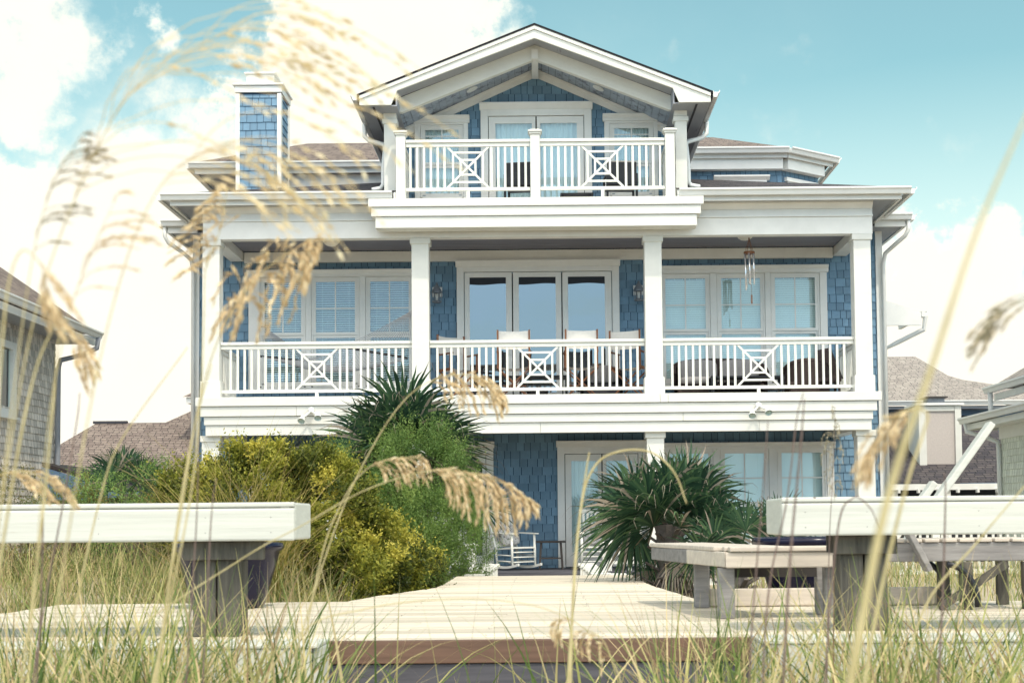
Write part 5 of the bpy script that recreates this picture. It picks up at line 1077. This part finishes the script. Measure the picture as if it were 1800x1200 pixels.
def field(name, label, rng, n, ln, lm, wd, lean=1.1, dens=None, azm=None):
    m = MB(); k = 0
    while k < n:
        x, y = random.uniform(*rng[0]), random.uniform(*rng[1])
        if dens and random.random() > dens(x, y): continue
        k += 1; blade(m, (x, y, gz(x, y)-.03), random.uniform(0, 6.28) if azm is None else random.gauss(azm, 1.0), random.uniform(.15, 1)*lean, ln*random.uniform(.5, 1.2), wd*random.uniform(.6, 1.3), random.random(), n=7)
    return tag(m.build(name, lm), label, 'grass', None, 'stuff')
field('dune_grass', 'mixed green and tan beach grass on the dune left of the boardwalk', ((-9, -1.75), (12.8, 19)), 5200, .62, GRASSL, .009)
field('dune_grass', 'mixed green and tan beach grass on the dune right of the boardwalk', ((2.2, 9.5), (12.6, 20)), 3600, .55, GRASSL, .009)
def fd(x, y): return fd0(x, y)*min(1, max(.12, .62+.55*math.sin(x*5.3+1.9*y)*math.sin(y*3.7-x*2.1)+.3*math.sin(x*11.0)))
def fd0(x, y):                        # foreground: thick at both sides, thinner before the steps
    u = 955 + 2500*x/y
    return 1.0 if u < 330 else (.70 if u < 560 else (.06 if u < 1150 else (.45 if u < 1420 else .72)))
field('beach_grass', 'tall green and straw beach grass growing in front of the deck', ((-3.6, 3.4), (2.4, 7.7)), 4700, 1.0, GRASSL, .017, 1.25, lambda x, y: fd(x, y) if 955+2500*x/y < 1900 and 955+2500*x/y > -100 else 0)
# sea oats ------------------------------------------------------------
def spline(pts, n=40):
    P_ = [Vector(p) for p in pts]; P_ = [P_[0]*2-P_[1]] + P_ + [P_[-1]*2-P_[-2]]; out_ = []
    for i in range(1, len(P_)-2):
        for k in range(n):
            s_ = k/n; a, b, c, d = P_[i-1:i+3]; out_.append(.5*((2*b)+(c-a)*s_+(2*a-5*b+4*c-d)*s_*s_+(3*b-a-3*c+d)*s_**3))
    return out_ + [P_[-2]]
def oat(label, pix, Y, f0, nb=26, bl=.085, hang=(0,0,-1), lm=OATS, sw=.0021, ss=.019, stem=STEMG, dens=12, taper=True, bare=.1):
    """pix: (u, v[, dY]) points from root to tip; the seed head fills the stem from fraction f0 to the tip"""
    pts = [P(q[0], q[1], Y+(q[2] if len(q) > 2 else 0)) for q in pix]; root = pts[0]; t = thing('sea_oat', label, 'sea oats', tuple(root), 0, 'sea oats in front of the deck')
    sp = spline(pts, 14); n = len(sp); m = MB(); m.tube(sp, [sw*(1-.75*k/n) for k in range(n)], 5); m.build('stem', stem, t, smooth=True)
    m = MB(); hang = Vector(hang).normalized(); k0 = int(n*f0)
    for b in range(nb):
        s_ = k0 + (n-1-k0)*(b+random.random()*.6)/nb; i = min(int(s_), n-2); p = sp[i].lerp(sp[i+1], s_-int(s_)); tg = (sp[i+1]-sp[i]).normalized()
        fr = (s_-k0)/(n-1-k0); L_ = bl*(.55+.9*math.sin(math.pi*min(1, .18+.8*fr)) if taper else 1)*random.uniform(.75, 1.2)*(1 if fr < .85 else .6)
        d0 = (tg*.75 + rv()*.45).normalized(); q = p.copy(); pr = p.copy(); steps = dens
        for j in range(steps):
            a = j/steps; dr = (d0*(1-a)*.9 + hang*(.25+1.1*a) + rv()*.12).normalized(); q = pr + dr*L_/steps
            m.tube([pr, q], .0007, 3, r=.1, cap=False)
            if a >= bare:
                sd_ = dr.cross(rv()).normalized(); z_ = ss*random.uniform(.7, 1.15); o = (dr+sd_*random.choice((-1,1))*.22+rv()*.10).normalized(); wv = o.cross(rv()).normalized()*z_*.16; th = o.cross(wv).normalized()*z_*.06
                a_, b_, c_ = q, q+o*z_*.45, q+o*z_; r_ = random.random()
                m.raw([a_, b_+wv, b_+th, b_-wv, b_-th, c_], [(0,1,2),(0,2,3),(0,3,4),(0,4,1),(5,2,1),(5,3,2),(5,4,3),(5,1,4)], r_)
            pr = q
    m.build('seed_head', lm, t); return t
oat('long arching sea oat with tan seed head hanging below the cedar, centre left', [(60,1330), (190,1145), (420,985), (537,920), (640,862), (740,830), (800,827), (870,843), (940,882)], 3.4, .64, 50, .085, (-.05,0,-1), ss=.021, dens=16)
oat('sea oat arching right with its seed head before the deck fascia and palm', [(470,1330), (540,1080), (600,900), (655,785), (705,710), (752,672), (810,658), (850,668), (882,692)], 3.6, .62, 32, .075, (.15,0,-1), ss=.021, dens=15)
oat('pale sea oat with bright seed head in front of the yellow shrub', [(500,1330), (560,1000), (600,885), (640,828), (690,806), (745,803)], 3.5, .62, 22, .06, (.2,0,-1), ss=.018)
oat('large tan sea oat leaning right in front of the left porch windows', [(250,1330), (318,900), (340,760), (365,650), (400,560), (440,500), (490,455), (550,418)], 2.6, .56, 44, .085, (-.35,0,-1), ss=.020, dens=15)
oat('tan sea oat with ragged head in front of the left white column', [(240,1330), (330,900), (352,700), (358,560), (362,470), (385,410), (400,330)], 2.6, .62, 20, .06, (-.8,0,-.6))
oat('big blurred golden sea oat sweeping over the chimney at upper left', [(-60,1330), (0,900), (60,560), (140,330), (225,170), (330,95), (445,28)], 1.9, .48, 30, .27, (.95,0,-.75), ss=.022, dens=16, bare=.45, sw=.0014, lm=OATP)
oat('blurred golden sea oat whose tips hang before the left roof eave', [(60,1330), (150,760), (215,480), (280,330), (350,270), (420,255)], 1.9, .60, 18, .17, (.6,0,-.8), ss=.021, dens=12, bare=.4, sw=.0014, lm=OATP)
oat('grey green sea oat with short side tufts against the sky at far left', [(-40,1330), (0,900), (30,640), (60,440), (95,320), (140,242)], 1.9, .58, 15, .05, (.95,0,-.25), OATD, ss=.014, sw=.0013, bare=.3)
oat('faint pale sea oat against the bright cloud at left', [(40,1330), (80,800), (112,590), (150,470), (205,345)], 1.9, .62, 10, .06, (.9,0,-.3), ss=.014, sw=.0013, bare=.3)
oat('thin sea oat crossing the grey shingle house with drooping golden head', [(-60,1250), (-10,800), (0,650), (15,500), (40,440), (75,470), (72,500)], 1.8, .78, 8, .06, (.7,0,-1), ss=.022)
oat('sea oat with a tan head beside the downspout of the grey house', [(20,1330), (70,950), (95,700), (102,600), (120,580), (140,600)], 2.4, .78, 10, .06, (.3,0,-1), ss=.02)
oat('brown sea oat lying low behind the left white rail', [(-80,1050), (-40,880), (0,835), (50,830), (100,855)], 3.0, .45, 18, .07, (.5,0,-.7), ss=.02)
oat('thick blurred yellow sea oat rising across the right white rail', [(1500,1330), (1540,1080), (1592,860), (1622,765), (1630,728), (1605,718), (1570,735), (1540,770), (1522,830)], 1.9, .60, 22, .05, (-.25,0,-.9), OATS, sw=.003, ss=.016)
oat('tall blurred sea oat stalk slanting up the sky at the right', [(1470,1330), (1555,900), (1640,640), (1720,400), (1810,190)], 1.15, .99, 0, .03, (0,0,-1), sw=.0045)
oat('green grey sea oat head entering from the right edge against the cloud', [(1950,1200), (1935,800), (1900,600), (1850,530), (1790,530), (1745,560)], 1.8, .62, 14, .06, (-.5,0,-.8), OATD, ss=.016, bare=.3)
oat('drooping tan sea oat head low before the deck steps', [(1300,1330), (1120,1240), (1085,1180), (1060,1125), (1030,1105), (990,1085), (978,1110)], 3.4, .40, 14, .05, (.1,0,-1), ss=.02)
def stalk(label, pix, Y, w_=.004, mt=STEMD):
    w_ *= .62
    pts = spline([P(q[0], q[1], Y) for q in pix], 10); m = MB(); m.tube(pts, [w_*(1-.6*k/len(pts)) for k in range(len(pts))], 5)
    return tag(m.build('dry_stalk', mt, smooth=True, loc=tuple(pts[0])), label, 'stalk', 'dry stalks in front of the deck')
stalk('dark dry stalk standing before the left white rail, left of the pair', [(318,1330), (335,1080), (346,900), (350,730)], 3.2); stalk('dark dry stalk standing before the left white rail, right of the pair', [(350,1330), (362,1080), (372,900), (380,840)], 3.2)
stalk('purplish stalk leaning right before the left rail and grey house', [(40,1330), (75,1080), (108,900), (135,740), (140,690)], 3.0); stalk('slim purple stalk rising before the left end of the rail', [(55,1330), (70,1100), (76,900), (78,800)], 3.1)
stalk('grey stalk crossing the right white rail near its left end', [(1335,1330), (1350,1050), (1383,880), (1400,740), (1412,690)], 3.0); stalk('dark stalk beside the bench legs, crossing the right deck fascia', [(1310,1330), (1322,1100), (1338,900), (1350,740)], 3.0)
stalk('dark upright stalk before the right white rail by the chaise', [(1640,1330), (1655,1100), (1662,880), (1660,830)], 3.0, .005); stalk('tan stalk rising from the deck edge before the ground floor door', [(1000,1330), (1006,1080), (1015,940), (1030,830), (1036,795)], 3.3, .006, STEMG)
stalk('arched yellow grass stem over the right palm', [(990,1330), (1004,1110), (1020,900), (1045,820), (1090,793), (1145,795), (1185,830), (1207,885)], 3.3, .006, STEMG); stalk('low arched straw stem across the deck boards', [(380,1330), (520,1120), (640,1070), (800,1052), (930,1062), (1010,1090)], 3.4, .0035, STEMG)
stalk('long pale stem leaning right in front of the left house gap', [(80,1330), (130,1080), (175,880), (215,770), (330,610)], 2.8, .004, STEMG); stalk('thick yellow stem leaning right in front of the grey house', [(-40,1250), (20,860), (60,660), (100,560)], 2.0, .0045, STEMG)
stalk('yellow stem leaning right below the right rail', [(1560,1330), (1620,1080), (1720,950), (1830,820)], 2.8, .005, STEMG); stalk('bent grey stalk folded over in front of the right rail', [(1440,1330), (1470,950), (1498,876), (1530,893), (1545,930)], 3.0, .004)
stalk('grey stalk crossing the deck fascia beside the right floodlight', [(1370,1330), (1388,1000), (1406,800), (1414,700)], 2.6, .005); stalk('tan reed in front of the left porch column', [(260,1330), (300,1000), (335,780), (372,640)], 2.8, .004, STEMG)
t = oat('dried grey seed stalk hanging by the ground floor right window', [(1452,1330), (1455,1100), (1458,950), (1462,870), (1466,790), (1468,715)], 4.5, .60, 26, .05, (-.1,0,-1), OATD, ss=.012, stem=STEMD)
